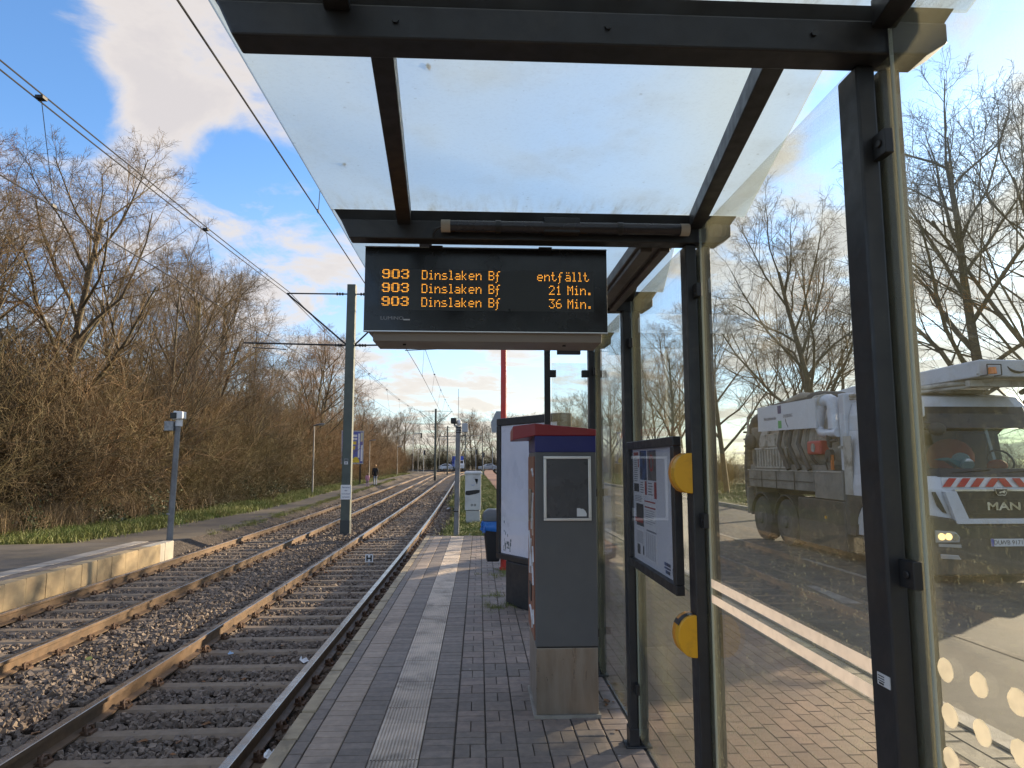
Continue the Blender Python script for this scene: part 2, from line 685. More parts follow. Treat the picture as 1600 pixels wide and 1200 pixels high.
# ------------------------------------------------------------------ ground
M_GROUND = ground_mat('earth_ground', [(.10, .085, .05), (.06, .07, .03), (.13, .10, .06)], [.15, .6], bscale=8, bdist=.05)
g = MB()
g.add([(-500, -300, -.62), (500, -300, -.62), (500, 700, -.62), (-500, 700, -.62)], [(0, 1, 2, 3)])
g.build('ground', M_GROUND, kind='structure')


def smooth_path(pts):
    Y = np.arange(-40, 200.1, 1.0)
    xs = np.interp(Y, [p[0] for p in pts], [p[1] for p in pts])
    kern = np.exp(-(np.arange(-24, 25) / 10.0) ** 2)
    kern /= kern.sum()
    xs = np.convolve(np.pad(xs, 24, mode='edge'), kern, 'valid')
    return lambda y: float(np.interp(y, Y, xs))


TR = smooth_path([(-40, -2.4), (22, -2.4), (45, -2.75), (70, -3.2), (95, -3.65), (117, -3.45), (140, -2.4), (200, 4)])
TL = smooth_path([(-40, -5.5), (20, -5.5), (27, -5.6), (42, -5.95), (75, -6.8), (105, -7.6), (120, -7.6), (140, -6.6), (200, 0)])


def ribbon(name, ya, yb, left, right, z, m, step=2.0, kind='structure', zl=None, zr=None, crown=0):
    ys = np.arange(ya, yb + .01, step)
    V, F = [], []
    cols = 6
    for y in ys:
        l, r = left(y), right(y)
        for c in range(cols + 1):
            t = c / cols
            zz = z if zl is None else zl + (zr - zl) * t
            V.append((l + (r - l) * t, y, zz + crown * math.sin(t * math.pi)))
    for i in range(len(ys) - 1):
        for c in range(cols):
            a = i * (cols + 1) + c
            F.append((a, a + 1, a + cols + 2, a + cols + 1))
    o = link(name, np_mesh(name, V, F, m, smooth=True))
    if kind:
        o['kind'] = kind
    return o


# ballast bed
M_BALLAST_BED = ground_mat('ballast_bed', [(.085, .07, .058), (.13, .107, .088), (.05, .041, .035)], [9, 17], bump=1.0, bscale=26, bdist=.06, rough=.95)
ribbon('track_bed', -20, 190, lambda y: TL(y) - 2.3, lambda y: TR(y) + (1.9 if y > 16.4 else 1.3), -.475, M_BALLAST_BED)

# left bank: asphalt path, grass verge, earth under the wood
M_PATH = ground_mat('path_asphalt', [(.105, .092, .08), (.08, .07, .062), (.13, .11, .085)], [1.2, .7], bump=.25, bscale=120, bdist=.006)
GP = lambda y: float(np.interp(y, [-40, 14, 18.5, 27, 33, 41, 58, 99, 140, 200], [-11.2, -10.9, -9.9, -9.3, -9.35, -9.9, -10.7, -11.8, -11.5, -8]))
PB = lambda y: float(np.interp(y, [-40, 15.6, 19, 22.5, 28, 39, 55, 95, 140, 200], [-7.2, -7.4, -7.3, -7.3, -7.45, -7.9, -8.65, -10.4, -9.6, -5]))
ribbon('path', -20, 190, GP, PB, -.2, M_PATH)
ribbon('path_edge_slope', -20, 190, PB, lambda y: PB(y) + .55, 0, M_BALLAST_BED, zl=-.2, zr=-.49)
M_LEAFSOIL = ground_mat('leaf_litter_soil', [(.07, .05, .03), (.11, .075, .04), (.045, .04, .02)], [1.5, 5], bump=1, bscale=14, bdist=.05)
ribbon('wood_floor', -30, 200, lambda y: -90, lambda y: GP(y), 0, M_LEAFSOIL, zl=.7, zr=-.196)

# right side: grass between platform end and cycle path, road, far verge
M_LAWN = ground_mat('lawn_soil', [(.045, .062, .018), (.075, .068, .03), (.03, .05, .012)], [.8, 3], bump=.8, bscale=30, bdist=.03)
ribbon('lawn', 16.45, 190, lambda y: TR(y) + (1.25 if y > 30 else 1.55), lambda y: TR(y) * .35 + 2.1, 0, M_LAWN, zl=-.2, zr=-.085)
M_REDPAVE = ground_mat('red_paving', [(.22, .115, .085), (.17, .095, .075), (.25, .15, .11)], [.9, 4], bump=.15, bscale=50, bdist=.01)
ribbon('cycle_path', 11.6, 190, lambda y: 1.03 if y < 16.4 else TR(y) * .35 + 2.1, lambda y: 2.85 if y < 30 else 2.85 + (TR(y) + 2.4) * .3, -.006, M_REDPAVE)
M_ASPH = ground_mat('road_asphalt', [(.052, .051, .052), (.041, .041, .043), (.07, .066, .063)], [.5, 2.2], bump=.35, bscale=170, bdist=.006, rough=.82)
road = ribbon('road', -30, 200, lambda y: 3.36 if y < 30 else 3.36 + (TR(y) + 2.4) * .3, lambda y: 10.4, -.12, M_ASPH)
M_VERGE = ground_mat('far_verge', [(.06, .075, .022), (.10, .085, .04), (.045, .06, .018)], [.5, 2], bump=.8, bscale=20, bdist=.04)
ribbon('roadside_verge', -30, 200, lambda y: 10.55, lambda y: 120, -.01, M_VERGE)
# crossing road at the far end
cr = MB().box(-60, 80, 150, 158, -.3, -.07)
cr.build('cross_street', M_ASPH, kind='structure')

# ------------------------------------------------------------------ near platform and its paving
M_MORTAR = ground_mat('joint_sand', [(.06, .053, .044), (.085, .072, .055)], [6], bump=.5, bscale=80)
M_KERB = mat('kerb_concrete', (.40, .325, .215), .85, col2=(.30, .245, .165), nscale=6, bump=.3, bscale=140, stain=(.14, .115, .08), stain_scale=3, stain_amt=.6, per_piece=.08)
M_BRK_DARK = mat('grey_paver', (.215, .176, .145), .75, gum=.8, col2=(.168, .14, .118), nscale=16, bump=.2, bscale=150, per_piece=.16, stain=(.17, .15, .12), stain_scale=2.5, stain_amt=.35)
M_BRK_LIGHT = mat('beige_paver', (.36, .285, .22), .75, gum=.5, col2=(.30, .24, .188), nscale=16, bump=.2, bscale=150, per_piece=.10, stain=(.11, .095, .08), stain_scale=2.0, stain_amt=.5)
M_BRK_PINK = mat('rose_grey_paver', (.255, .20, .162), .75, gum=.8, col2=(.20, .16, .135), nscale=16, bump=.2, bscale=150, per_piece=.14, stain=(.09, .08, .07), stain_scale=2.0, stain_amt=.45)
M_TACT = mat('tactile_slab', (.60, .51, .41), .72, col2=(.50, .425, .345), nscale=7, bump=.15, bscale=150, per_piece=.08, stain=(.15, .125, .10), stain_scale=2.4, stain_amt=.6)

plat = MB().box(-1.13, 1.02, -3, 16.38, -.6, -.009).build('platform', M_MORTAR, kind='structure')
BV, BF = brick_shape(.028)
# kerb stones
KV, KF = brick_shape(.03)
kp = [(-1.17 + R.normal(0, .0015), y + .235, .002 + R.normal(0, .002), .1, .462, .5, R.normal(0, .003)) for y in np.arange(-3, 16.2, .47)]
pieces('kerb_stone', plat, KV, KF, kp, M_KERB)
YE = 16.36
B = .0925
small = [(-1.075, y, R.normal(0, .0012), .082, .181, .06, R.normal(0, .006)) for y in np.arange(-2.9, YE - .1, .187)]
light = [(-.93, y, R.normal(0, .0015), .1925, .0885, .06, R.normal(0, .006)) for y in np.arange(-2.9, YE - .04, B)]
dark = []
for xc in (-.73, -.24):
    dark += [(xc, y + (.03 if xc > -.5 else 0), R.normal(0, .0012), .1925, .0885, .06, R.normal(0, .006)) for y in np.arange(-2.9, YE - .07, B)]
pat_d, pat_l = [], []
cell = .187
for i in range(6):
    for j in range(int((YE + 2.9) / cell)):
        x0, y0 = -.135 + i * (cell + .004), -2.9 + j * cell
        if x0 + cell > 1.03:
            continue
        lightrow = (j // 2) % 2 == 0
        lst = pat_l if lightrow else pat_d
        if (i + j) % 2:
            for q in (0, 1):
                lst.append((x0 + cell / 2, y0 + cell * (.25 + .5 * q), R.normal(0, .0018), cell - .005, cell / 2 - .005, .06, R.normal(0, .01)))
        else:
            for q in (0, 1):
                lst.append((x0 + cell * (.25 + .5 * q), y0 + cell / 2, R.normal(0, .0018), cell / 2 - .005, cell - .005, .06, R.normal(0, .01)))
pieces('brick', plat, BV, BF, light, M_BRK_LIGHT, 70, 'beige_paving')
pieces('brick', plat, BV, BF, dark + small, M_BRK_DARK, 90, 'grey_paving')
pieces('brick', plat, BV, BF, pat_d, M_BRK_DARK, 65, 'grey_basketweave_paving')
pieces('brick', plat, BV, BF, pat_l, M_BRK_PINK, 70, 'rose_basketweave_paving')
# ribbed tactile slabs
V, F = [], []
nr = 14
prof = []
for i in range(nr):
    a = -.5 + i / nr
    w = 1 / nr
    prof += [(a, -.18), (a + .30 * w, -.18), (a + .42 * w, 0), (a + .88 * w, 0)]
prof += [(.5, -.18)]
for y in (-.5, .5):
    for x, z in prof:
        V.append((x, y, z))
n = len(prof)
for i in range(n - 1):
    F.append((i, i + 1, n + i + 1, n + i))
m0 = len(V)
V += [(-.5, -.5, -1), (.5, -.5, -1), (.5, .5, -1), (-.5, .5, -1)]
for q in [(m0, m0 + 1, n - 1, 0), (m0 + 2, m0 + 3, n, 2 * n - 1)]:
    F.append(q)
F += [(m0 + 1, m0 + 2, 2 * n - 1, n - 1), (m0 + 3, m0, 0, n)]
tp = [(-.485, y, .004 + R.normal(0, .001), .287, .28, .035, R.normal(0, .003)) for y in np.arange(-2.8, YE - .14, .285)]
pieces('tile', plat, V, F, tp, M_TACT)

# ------------------------------------------------------------------ pavement behind the shelter
M_PAV = mat('red_pavement_brick', (.215, .13, .09), .78, gum=.5, col2=(.18, .11, .078), nscale=12, bump=.2, bscale=130, per_piece=.14, stain=(.12, .09, .075), stain_scale=1.4, stain_amt=.4)
M_GUT = mat('grey_gutter_paver', (.20, .175, .13), .8, col2=(.15, .135, .105), nscale=9, bump=.25, bscale=130, per_piece=.12, stain=(.09, .08, .06), stain_scale=1.5, stain_amt=.5)
pav = MB().box(1.022, 3.22, -3, 11.62, -.5, -.007).build('pavement', M_MORTAR, kind='structure')
pp = []
for r, x in enumerate(np.arange(1.085, 2.84, .105)):
    off = (0, .11, .05, .16)[r % 4]
    for y in np.arange(-2.9 + off, 11.5, .215):
        pp.append((x, y + .1, R.normal(0, .0008), .1025, .2125, .06, R.normal(0, .004)))
pieces('brick', pav, BV, BF, pp, M_PAV, 300, 'red_paving_field')
gp = []
for r, x in enumerate((2.935, 3.095)):
    for y in np.arange(-2.9 + .15 * r, 29.5, .40):
        gp.append((x, y + .2, -.004, .15, .39, .1, 0))
pieces('gutter_slab', pav, BV, BF, gp, M_GUT, 120, 'gutter_slab_row')
kb = [(3.27, y + .5, 0.01, .17, .99, .5, 0) for y in np.arange(-3, 29, 1.0)]
pieces('kerb_stone', pav, KV, KF, kb, M_CONC, 60, 'kerb_row')
MB().box(2.85, 3.36, 11.62, 30, -.5, -.02).build('gutter_bed', M_MORTAR, kind='structure')
MB().box(10.4, 10.56, -30, 200, -.5, .0).build('far_kerb', M_CONC, kind='structure', bevel=.02)
# road marking: worn white line and dashes, tar seam
M_LINE = mat('worn_road_paint', (.20, .195, .18), .8, col2=(.12, .115, .11), nscale=5, namount=.5)
rm = MB()
for y in np.arange(-8, 190, 6.0):
    rm.add([(6.15, y, -.116), (6.27, y, -.116), (6.27, y + 3, -.116), (6.15, y + 3, -.116)], [(0, 1, 2, 3)])
rm.add([(4.78, 8.9, -.116), (5.02, 8.9, -.116), (5.05, 10.2, -.116), (4.9, 10.2, -.116)], [(0, 1, 2, 3)])
rm.build('lane_marking', M_LINE, kind='structure')
M_SEAM = mat('road_seam', (.105, .088, .072), .9, col2=(.075, .068, .06), nscale=6)
sm = MB()
for i in range(60):
    y = -10 + i * 1.0
    a, b = 5.06 + .02 * math.sin(y * 1.3), 5.06 + .02 * math.sin((y + 1) * 1.3)
    sm.add([(a, y, -.1155), (a + .11, y, -.1155), (b + .11, y + 1, -.1155), (b, y + 1, -.1155)], [(0, 1, 2, 3)])
sm.build('road_joint', M_SEAM, kind='structure')

# ------------------------------------------------------------------ opposite platform
M_LK = mat('sandstone_kerb', (.43, .325, .185), .85, col2=(.34, .255, .15), nscale=3.5, bump=.3, bscale=90, stain=(.10, .075, .045), stain_scale=1.6, stain_amt=.55, per_piece=.10)
M_LTOP = ground_mat('opposite_platform_top', [(.12, .108, .096), (.085, .078, .07), (.16, .135, .10)], [1.4, .6], bump=.3, bscale=70, bdist=.01)
lp = MB()
lp.prism([(-10.6, -5), (-6.76, -5), (-6.76, 15.52), (-10.2, 15.0)], 'z', -.45, -.004)
lplat = lp.build('opposite_platform', M_LTOP, kind='structure')
V, F = brick_shape(.02)
lk = []
for y in np.arange(-5, 14.6, .475):
    lk.append((-6.80 + R.normal(0, .004), y + .2375, R.normal(.002, .002), .22, .466, .47, R.normal(0, .006)))
pieces('kerb_block', lplat, V, F, lk, M_LK, 60, 'kerb_block_row')
M_LK2 = mat('new_concrete_kerb', (.52, .47, .38), .85, col2=(.44, .40, .33), nscale=4, bump=.2, bscale=90, per_piece=.06)
pieces('kerb_block', lplat, V, F, [(-6.80, 14.5 + .33, .003, .22, .64, .47, 0), (-6.80, 15.16 + .21, .003, .22, .40, .47, 0)], M_LK2)
M_LSTRIP = mat('pale_guide_strip', (.38, .345, .30), .8, col2=(.30, .27, .235), nscale=5, per_piece=.06, stain=(.14, .12, .1), stain_amt=.4)
st = [(-7.33, y, .004, .30, .29, .03, 0) for y in np.arange(-4.8, 15.3, .3)]
pieces('tile', lplat, V, F, st, M_LSTRIP, 60, 'guide_strip')
dk = [(-7.02, y, .003, .19, .09, .03, 0) for y in np.arange(-4.8, 15.4, .095)]
pieces('brick', lplat, V, F, dk, M_BRK_DARK, 110, 'edge_paving')

# ------------------------------------------------------------------ tracks
M_RAIL = mat('rusty_rail', (.165, .105, .06), .55, .2, col2=(.12, .08, .048), nscale=7, stain=(.09, .06, .04), stain_scale=3, stain_amt=.5, bump=.15, bscale=80)
M_RAILHEAD = mat('polished_rail_head', (.42, .36, .30), .28, .9, col2=(.34, .27, .2), nscale=3)
M_SLEEP = mat('steel_sleeper', (.23, .175, .12), .7, .0, col2=(.18, .135, .09), nscale=10, per_piece=.16, stain=(.22, .16, .09), stain_scale=3, stain_amt=.35, bump=.2, bscale=60)
M_CLIP = mat('rust_fastening', (.085, .05, .03), .8, col2=(.12, .065, .035), nscale=20)
# profile (x, z) relative to head centre, z=0 at running surface
RP = [(-.036, -.004), (-.030, 0), (.030, 0), (.036, -.004), (.036, -.036), (.010, -.05), (.008, -.125), (.062, -.142), (.062, -.155), (-.062, -.155), (-.062, -.142), (-.008, -.125), (-.010, -.05), (-.036, -.036)]


def rail(parent, c, off, ya, yb):
    ys = list(np.arange(ya, 30, 2.0)) + list(np.arange(30, yb + 1, 3.0))
    rings, V, F, MI = [], [], [], []
    n = len(RP)
    for y in ys:
        for x, z in RP:
            V.append((c(y) + off + x, y, -.25 + z))
    for i in range(len(ys) - 1):
        for j in range(n):
            a, b = i * n + j, i * n + (j + 1) % n
            F.append((a, b, b + n, a + n))
            MI.append(1 if j in (0, 1, 2) else 0)
    me = np_mesh('rail', V, F, [M_RAIL, M_RAILHEAD], MI)
    link('rail', me, parent)


def track(label, c, seed):
    t = thing('railway_track', label, 'railway track', (0, 0, 0), group='tram tracks')
    for s in (-.7525, .7525):
        rail(t, c, s, -10, 190)
    # trough sleepers: rounded section, ends dipping into the ballast
    V, F = [], []
    xs = [(-1.28, -.075), (-1.2, -.015), (-.95, 0), (.95, 0), (1.2, -.015), (1.28, -.075)]
    sec = [(-.5, -1), (-.42, -.22), (-.26, 0), (.26, 0), (.42, -.22), (.5, -1)]
    for x, dz in xs:
        for y, z in sec:
            V.append((x, y * .23, z * .10 + dz))
    n = 6
    for i in range(5):
        for j in range(5):
            a = i * n + j
            F.append((a, a + 1, a + n + 1, a + n))
    rs = np.random.RandomState(seed)
    pl = [(c(y) + rs.normal(0, .015), y + rs.normal(0, .02), -.404 + rs.normal(0, .004), 1, 1, 1, rs.normal(0, .012)) for y in np.arange(-8, 188, .575)]
    pieces('sleeper', t, V, F, pl, M_SLEEP, 140, 'sleeper_field')
    # spring clips and bolts, two on each side of each rail at each sleeper
    cb = MB()
    cb.box(-.045, .045, -.045, .045, -.02, .018)
    cb.tube([(-.02, -.055, .0), (-.005, -.045, .045), (.01, 0, .055), (-.005, .045, .045), (-.02, .055, .0)], .013, 5)
    cb.tube([(.03, 0, 0), (.03, 0, .05)], .016, 6)
    CV = np.array(cb.v)
    CF = []
    for f in cb.f:
        f = list(f)
        for i in range(1, len(f) - 1):
            CF.append((f[0], f[i], f[i + 1]))
    CF = np.array(CF)
    P = []
    for x, y, z, *_ in pl:
        if 2 < y < 60:
            for s in (-.7525, .7525):
                P.append((c(y) + s - .088, y, z + .004, 1))
                P.append((c(y) + s + .088, y, z + .004, -1))
    P = np.array(P)
    W = np.stack([CV[None, :, 0] * P[:, 3:4] + P[:, 0:1], CV[None, :, 1] + P[:, 1:2], CV[None, :, 2] + P[:, 2:3]], -1).reshape(-1, 3)
    FF = (CF[None] + (np.arange(len(P)) * len(CV))[:, None, None]).reshape(-1, 3)
    link('rail_fastening', np_mesh('rail_fastening', W, FF, M_CLIP), t, kind='stuff')
    return t


track('rusty railway track with polished rails running close along the nearer paved platform', TR, 3)
track('orange-rusted railway track beside the opposite platform and the asphalt path', TL, 5)

# ballast stones (nobody could count them)
M_STONE = mat('ballast_stone', (.185, .147, .116), .85, col2=(.13, .103, .082), nscale=30, per_piece=.38, col3=(.19, .15, .115), bump=.2, bscale=90, stain=(.12, .075, .04), stain_scale=1.1, stain_amt=.35)


def ballast():
    rs = np.random.RandomState(5)
    base = np.array([(-1, -1, -1), (1, -1, -1), (1, 1, -1), (-1, 1, -1), (-1, -1, 1), (1, -1, 1), (1, 1, 1), (-1, 1, 1)], float)
    quads = [(0, 3, 2, 1), (4, 5, 6, 7), (0, 1, 5, 4), (1, 2, 6, 5), (2, 3, 7, 6), (3, 0, 4, 7)]
    tri = []
    for q in quads:
        tri += [(q[0], q[1], q[2]), (q[0], q[2], q[3])]
    tri = np.array(tri)
    pts = []
    for ya, yb, dens, sz in ((3.0, 11, 820, .0235), (11, 19, 480, .028), (19, 32, 200, .039), (32, 50, 70, .055)):
        xa, xb = -7.35, -.7
        n = int((yb - ya) * (xb - xa) * dens)
        y = rs.uniform(ya, yb, n)
        x = rs.uniform(xa, xb, n)
        pts.append(np.stack([x, y, np.full(n, sz)], 1))
    P = np.concatenate(pts)
    cr = np.array([TR(y) for y in P[:, 1]])
    cl = np.array([TL(y) for y in P[:, 1]])
    keep = (P[:, 0] > cl - 1.9) & (P[:, 0] < cr + 1.75)
    keep &= ~((P[:, 1] < 16.45) & (P[:, 0] > -1.24))
    keep &= ~((P[:, 1] < 15.7) & (P[:, 0] < -6.72))
    for c in (cr, cl):
        for s in (-.7525, .7525):
            keep &= np.abs(P[:, 0] - c - s) > .075
    # thin out on top of sleepers: sleepers every .575
    ph = ((P[:, 1] + 8) / .575) % 1.0
    onsl = (np.minimum(ph, 1 - ph) * .575 < .10)
    for c in (cr, cl):
        keep &= ~(onsl & (np.abs(P[:, 0] - c) < 1.2) & (rs.uniform(0, 1, len(P)) > .10))
    P = P[keep]
    cr, cl = cr[keep], cl[keep]
    n = len(P)
    S = P[:, 2][:, None, None] * rs.uniform(.55, 1.25, (n, 1, 1)) * rs.uniform(.55, 1.3, (n, 1, 3))
    V = base[None] * rs.uniform(.45, 1.1, (n, 8, 3)) * S
    a, b, c = rs.uniform(0, 6.28, n), rs.normal(0, .5, n), rs.normal(0, .5, n)
    ca, sa = np.cos(a)[:, None], np.sin(a)[:, None]
    x, y, z = V[..., 0].copy(), V[..., 1].copy(), V[..., 2].copy()
    cb, sb = np.cos(b)[:, None], np.sin(b)[:, None]
    y, z = y * cb - z * sb, y * sb + z * cb
    cc, sc = np.cos(c)[:, None], np.sin(c)[:, None]
    x, z = x * cc - z * sc, x * sc + z * cc
    x, y = x * ca - y * sa, x * sa + y * ca
    dz = -.450 + rs.uniform(0, .030, n)
    mid = (cr + cl) / 2
    between = np.exp(-((P[:, 0] - mid) / .45) ** 2) * .05
    V = np.stack([x + P[:, 0:1], y + P[:, 1:2], z + (dz + between)[:, None]], -1).reshape(-1, 3)
    F = (tri[None] + (np.arange(n) * 8)[:, None, None]).reshape(-1, 3)
    link('ballast_gravel', np_mesh('ballast_gravel', V, F, M_STONE), None, kind='stuff')
    return n


ballast()

# ------------------------------------------------------------------ tram shelter
M_GLASS = glass_mat('dirty_wall_glass', dirt=.04, low_dirt=.30, dirt_col=(.37, .335, .265), zref=1.75, trans_mix=.5, edge=.20)
M_GLASS_OLD = glass_mat('mossy_wall_glass', dirt=.12, low_dirt=.40, dirt_col=(.33, .30, .215), zref=1.9, trans_mix=.5, edge=.20)
M_FROST = frosted_mat()


def film_mat(name, col, share):
    m = bpy.data.materials.new(name)
    m.use_nodes = True
    m.node_tree.nodes.clear()
    k = NT(m.node_tree)
    out = k.new('ShaderNodeOutputMaterial')
    a, b = k.new('ShaderNodeBsdfDiffuse'), k.new('ShaderNodeBsdfTranslucent')
    pos = k.new('ShaderNodeNewGeometry').outputs['Position']
    c = k.mix(k.ramp(k.noise(pos, 30, 4), .4, .7), tuple(col) + (1,), tuple(x * .93 for x in col) + (1,))
    k.put(a.inputs[0], c)
    k.put(b.inputs[0], c)
    mx = k.new('ShaderNodeMixShader')
    mx.inputs[0].default_value = share
    k.link(a.outputs[0], mx.inputs[1])
    k.link(b.outputs[0], mx.inputs[2])
    k.link(mx.outputs[0], out.inputs[0])
    return m


M_FILM = film_mat('cream_film', (.88, .82, .70), .58)
M_FILMW = film_mat('pale_film_stripe', (.86, .79, .73), .55)

PY = [.17, 1.585, 2.985, 4.335, 5.72]           # posts
BY = [.12, 1.53, 2.96, 4.35, 5.76]              # beams
sh = thing('tram_shelter', 'dark steel tram stop shelter with frosted glass roof and dirty glass back wall', 'shelter', (.965, 2.985, 0))
for i, y in enumerate(PY):
    p = MB().box(.93, .978, y - .045, y + .045, -.01, 2.70).build('post', M_STEEL, sh, bevel=.006)
    f = MB()
    f.box(.90, 1.06, y - .06, y + .06, -.01, .012)
    f.box(.925, .985, y - .05, y + .05, .0121, .11)
    f.build('base_plate', M_STEEL, p, bevel=.004)
    MB().box(.9785, .992, y - .012, y + .012, .1, 2.66).build('glazing_strip', M_RUBBER, p)
    MB().box(.994, 1.045, y - .04, y + .04, .02, 2.695).build('outer_profile', M_STEEL, p, bevel=.004)
    if i:
        for z in (2.48, 1.47, .35):
            for q in (-1, 1):
                c = MB()
                ya_, yb_ = sorted((y + q * .0455, y + q * .098))
                c.box(.958 if q < 0 else .973, .9795, ya_, yb_, z - .031, z + .031)
                c.tube([(.953 if q < 0 else .970, y + q * .075, z), (.958 if q < 0 else .973, y + q * .075, z)], .010, 8)
                c.build('glass_clamp', M_BLACK, p, bevel=.006)
for y in BY:
    b = MB()
    # lower tube with cut-off ends
    out = [(-.58, 2.70), (1.08, 2.70), (1.135, 2.735), (1.135, 2.80), (-.605, 2.80), (-.60, 2.775)]
    b.prism([(-.575, 2.70), (1.08, 2.70), (1.135, 2.735), (1.135, 2.785), (-.615, 2.785)], 'y', y - .04, y + .04)
    bo = b.build('beam', M_STEEL, sh, bevel=.005)
    MB().prism([(-.615, 2.7855), (1.135, 2.7855), (1.17, 2.836), (-.648, 2.836)], 'y', y - .022, y + .022).build('top_rail', M_RUBBER, bo)
    bt = MB()
    for x in (-.20, .30, .80):
        bt.tube([(x, y - .046, 2.745), (x, y - .039, 2.745)], .008, 6)
    bt.build('bolt', M_STEEL, bo)
# roof panes, each bay a pane tapering towards the near end, on two bars
for i in range(4):
    y0, y1 = BY[i] + .004, BY[i + 1] - .004
    z0, z1 = 2.838, 2.848
    pn = MB()
    pn.loft([[(-.665, y0, z0), (.93, y0, z0), (.93, y0, z1), (-.665, y0, z1)], [(-.665, y1, z0), (1.215, y1, z0), (1.215, y1, z1), (-.665, y1, z1)]])
    pn.build('roof_pane', M_FROST, sh)
    for xa, xb in ((-.25, -.335), (.765, .975)):
        q = MB()
        q.loft([[(xa - .03, y0 + .03, 2.765), (xa + .03, y0 + .03, 2.765), (xa + .03, y0 + .03, 2.834), (xa - .03, y0 + .03, 2.834)],
                [(xb - .03, y1 - .037, 2.765), (xb + .03, y1 - .037, 2.765), (xb + .03, y1 - .037, 2.834), (xb - .03, y1 - .037, 2.834)]])
        q.build('roof_bar', M_STEEL, sh, bevel=.003)
# header box with lamp between the second and third post
hb = MB()
hb.box(.73, .90, 3.01, 4.30, 2.715, 2.772)
hb.box(.745, .80, 3.03, 4.28, 2.690, 2.7148)
hb.box(.84, .885, 3.03, 4.28, 2.694, 2.7148)
hb.build('lamp_housing', mat('grey_housing', (.10, .095, .095), .45), sh, bevel=.004)
# glass wall
spans = [(.22, 1.483), (1.60, 2.90), (3.045, 4.285), (4.40, 5.69)]
panes = []
for i, (a, b) in enumerate(spans):
    b2 = PY[i + 1] - .0125
    o = MB().prism([(a, .07), (b2, .07), (b2, 2.692), (b, 2.692), (b, 2.755), (a, 2.755)], 'x', .981, .991).build('wall_pane', M_GLASS if i < 2 else M_GLASS_OLD, sh)
    panes.append(o)
# edge of the glass catches light: thin ground edge strips
M_GEDGE = mat('ground_glass_edge', (.42, .46, .40), .35)
for i, (a, b) in enumerate(spans):
    e = MB()
    e.box(.9812, .9908, b + .0002, b + .0014, .07, 2.76)
    e.box(.9812, .9908, a - .0014, a - .0002, .07, 2.755)
    e.build('pane_edge', M_GEDGE, panes[i])
st = MB()
st.box(.9795, .9806, 1.70, 2.885, 1.197, 1.232)
st.build('stripe', M_FILMW, panes[1])
st = MB()
st.box(.9795, .9806, 1.70, 2.885, 1.135, 1.168)
st.build('stripe', M_FILMW, panes[1])
rs = np.random.RandomState(2)
for row, z in enumerate((1.287, 1.197, 1.107)):
    for c in range(12):
        y = 1.437 - .095 * c + rs.normal(0, .002)
        n = 18
        nick = rs.randint(0, n)
        pts = []
        for q in range(n):
            rr = .0245 * (1 + rs.normal(0, .02))
            if q in (nick, (nick + 1) % n) and rs.rand() < .7:
                rr *= .86
            a = 2 * math.pi * q / n
            pts.append((y + rr * math.cos(a), z + rr * math.sin(a)))
        MB().prism(pts, 'x', .9797, .9806).build('dot', M_FILM, panes[0])
# end panel at the far end
ep = MB().box(.555, .605, 5.70, 5.745, -.01, 2.69).build('post', M_STEEL, sh, bevel=.004)
eg = MB().box(.618, .918, 5.717, 5.727, .07, 2.56).build('end_pane', M_GLASS, sh)
for x0, x1 in ((.600, .655), (.875, .935)):
    for z in (2.47, 1.47, .35):
        MB().box(x0, x1, 5.700, 5.744, z - .03, z + .03).build('glass_clamp', M_BLACK, ep, bevel=.004)
MB().box(.66, .86, 5.66, 5.70, 2.63, 2.735).build('hanger_plate', M_STEEL, sh, bevel=.003)
# tube lamp under the second beam
lt = MB().tube([(-.13, 2.885, 2.748), (.89, 2.885, 2.748)], .026, 14).build('tube_lamp', mat('dark_tube', (.03, .03, .04), .22), sh, smooth=True)
for x in (-.15, .91):
    MB().tube([(x - .02, 2.885, 2.748), (x + .02, 2.885, 2.748)], .0275, 14).build('end_cap', mat('cream_plastic', (.50, .46, .40), .5), lt, smooth=True)
for x in (.08, .62):
    MB().tube([(x - .012, 2.885, 2.748), (x + .012, 2.885, 2.748)], .029, 12).build('clip', M_BLACK, lt, smooth=True)
MB().box(.28, .44, 2.865, 2.918, 2.72, 2.79).build('junction_box', M_BLACK, lt, bevel=.005)
MB().tube([(-.165, 2.885, 2.745), (-.19, 2.89, 2.735), (-.205, 2.90, 2.715), (-.205, 2.905, 2.70)], .006, 6).build('cable', M_BLACK, lt)
# sticker and scrawl on the near post
sk = MB().box(.9275, .9297, 1.552, 1.600, 1.210, 1.237).build('sticker', mat('sticker_white', (.62, .62, .62), .5), sh)
sx = MB()
for q in range(3):
    sx.box(.9268, .9274, 1.572, 1.596, 1.230 - q * .0055, 1.232 - q * .0055)
sx.box(.9268, .9274, 1.575, 1.594, 1.2125, 1.2165)
sx.build('print', M_BLACK, sk)

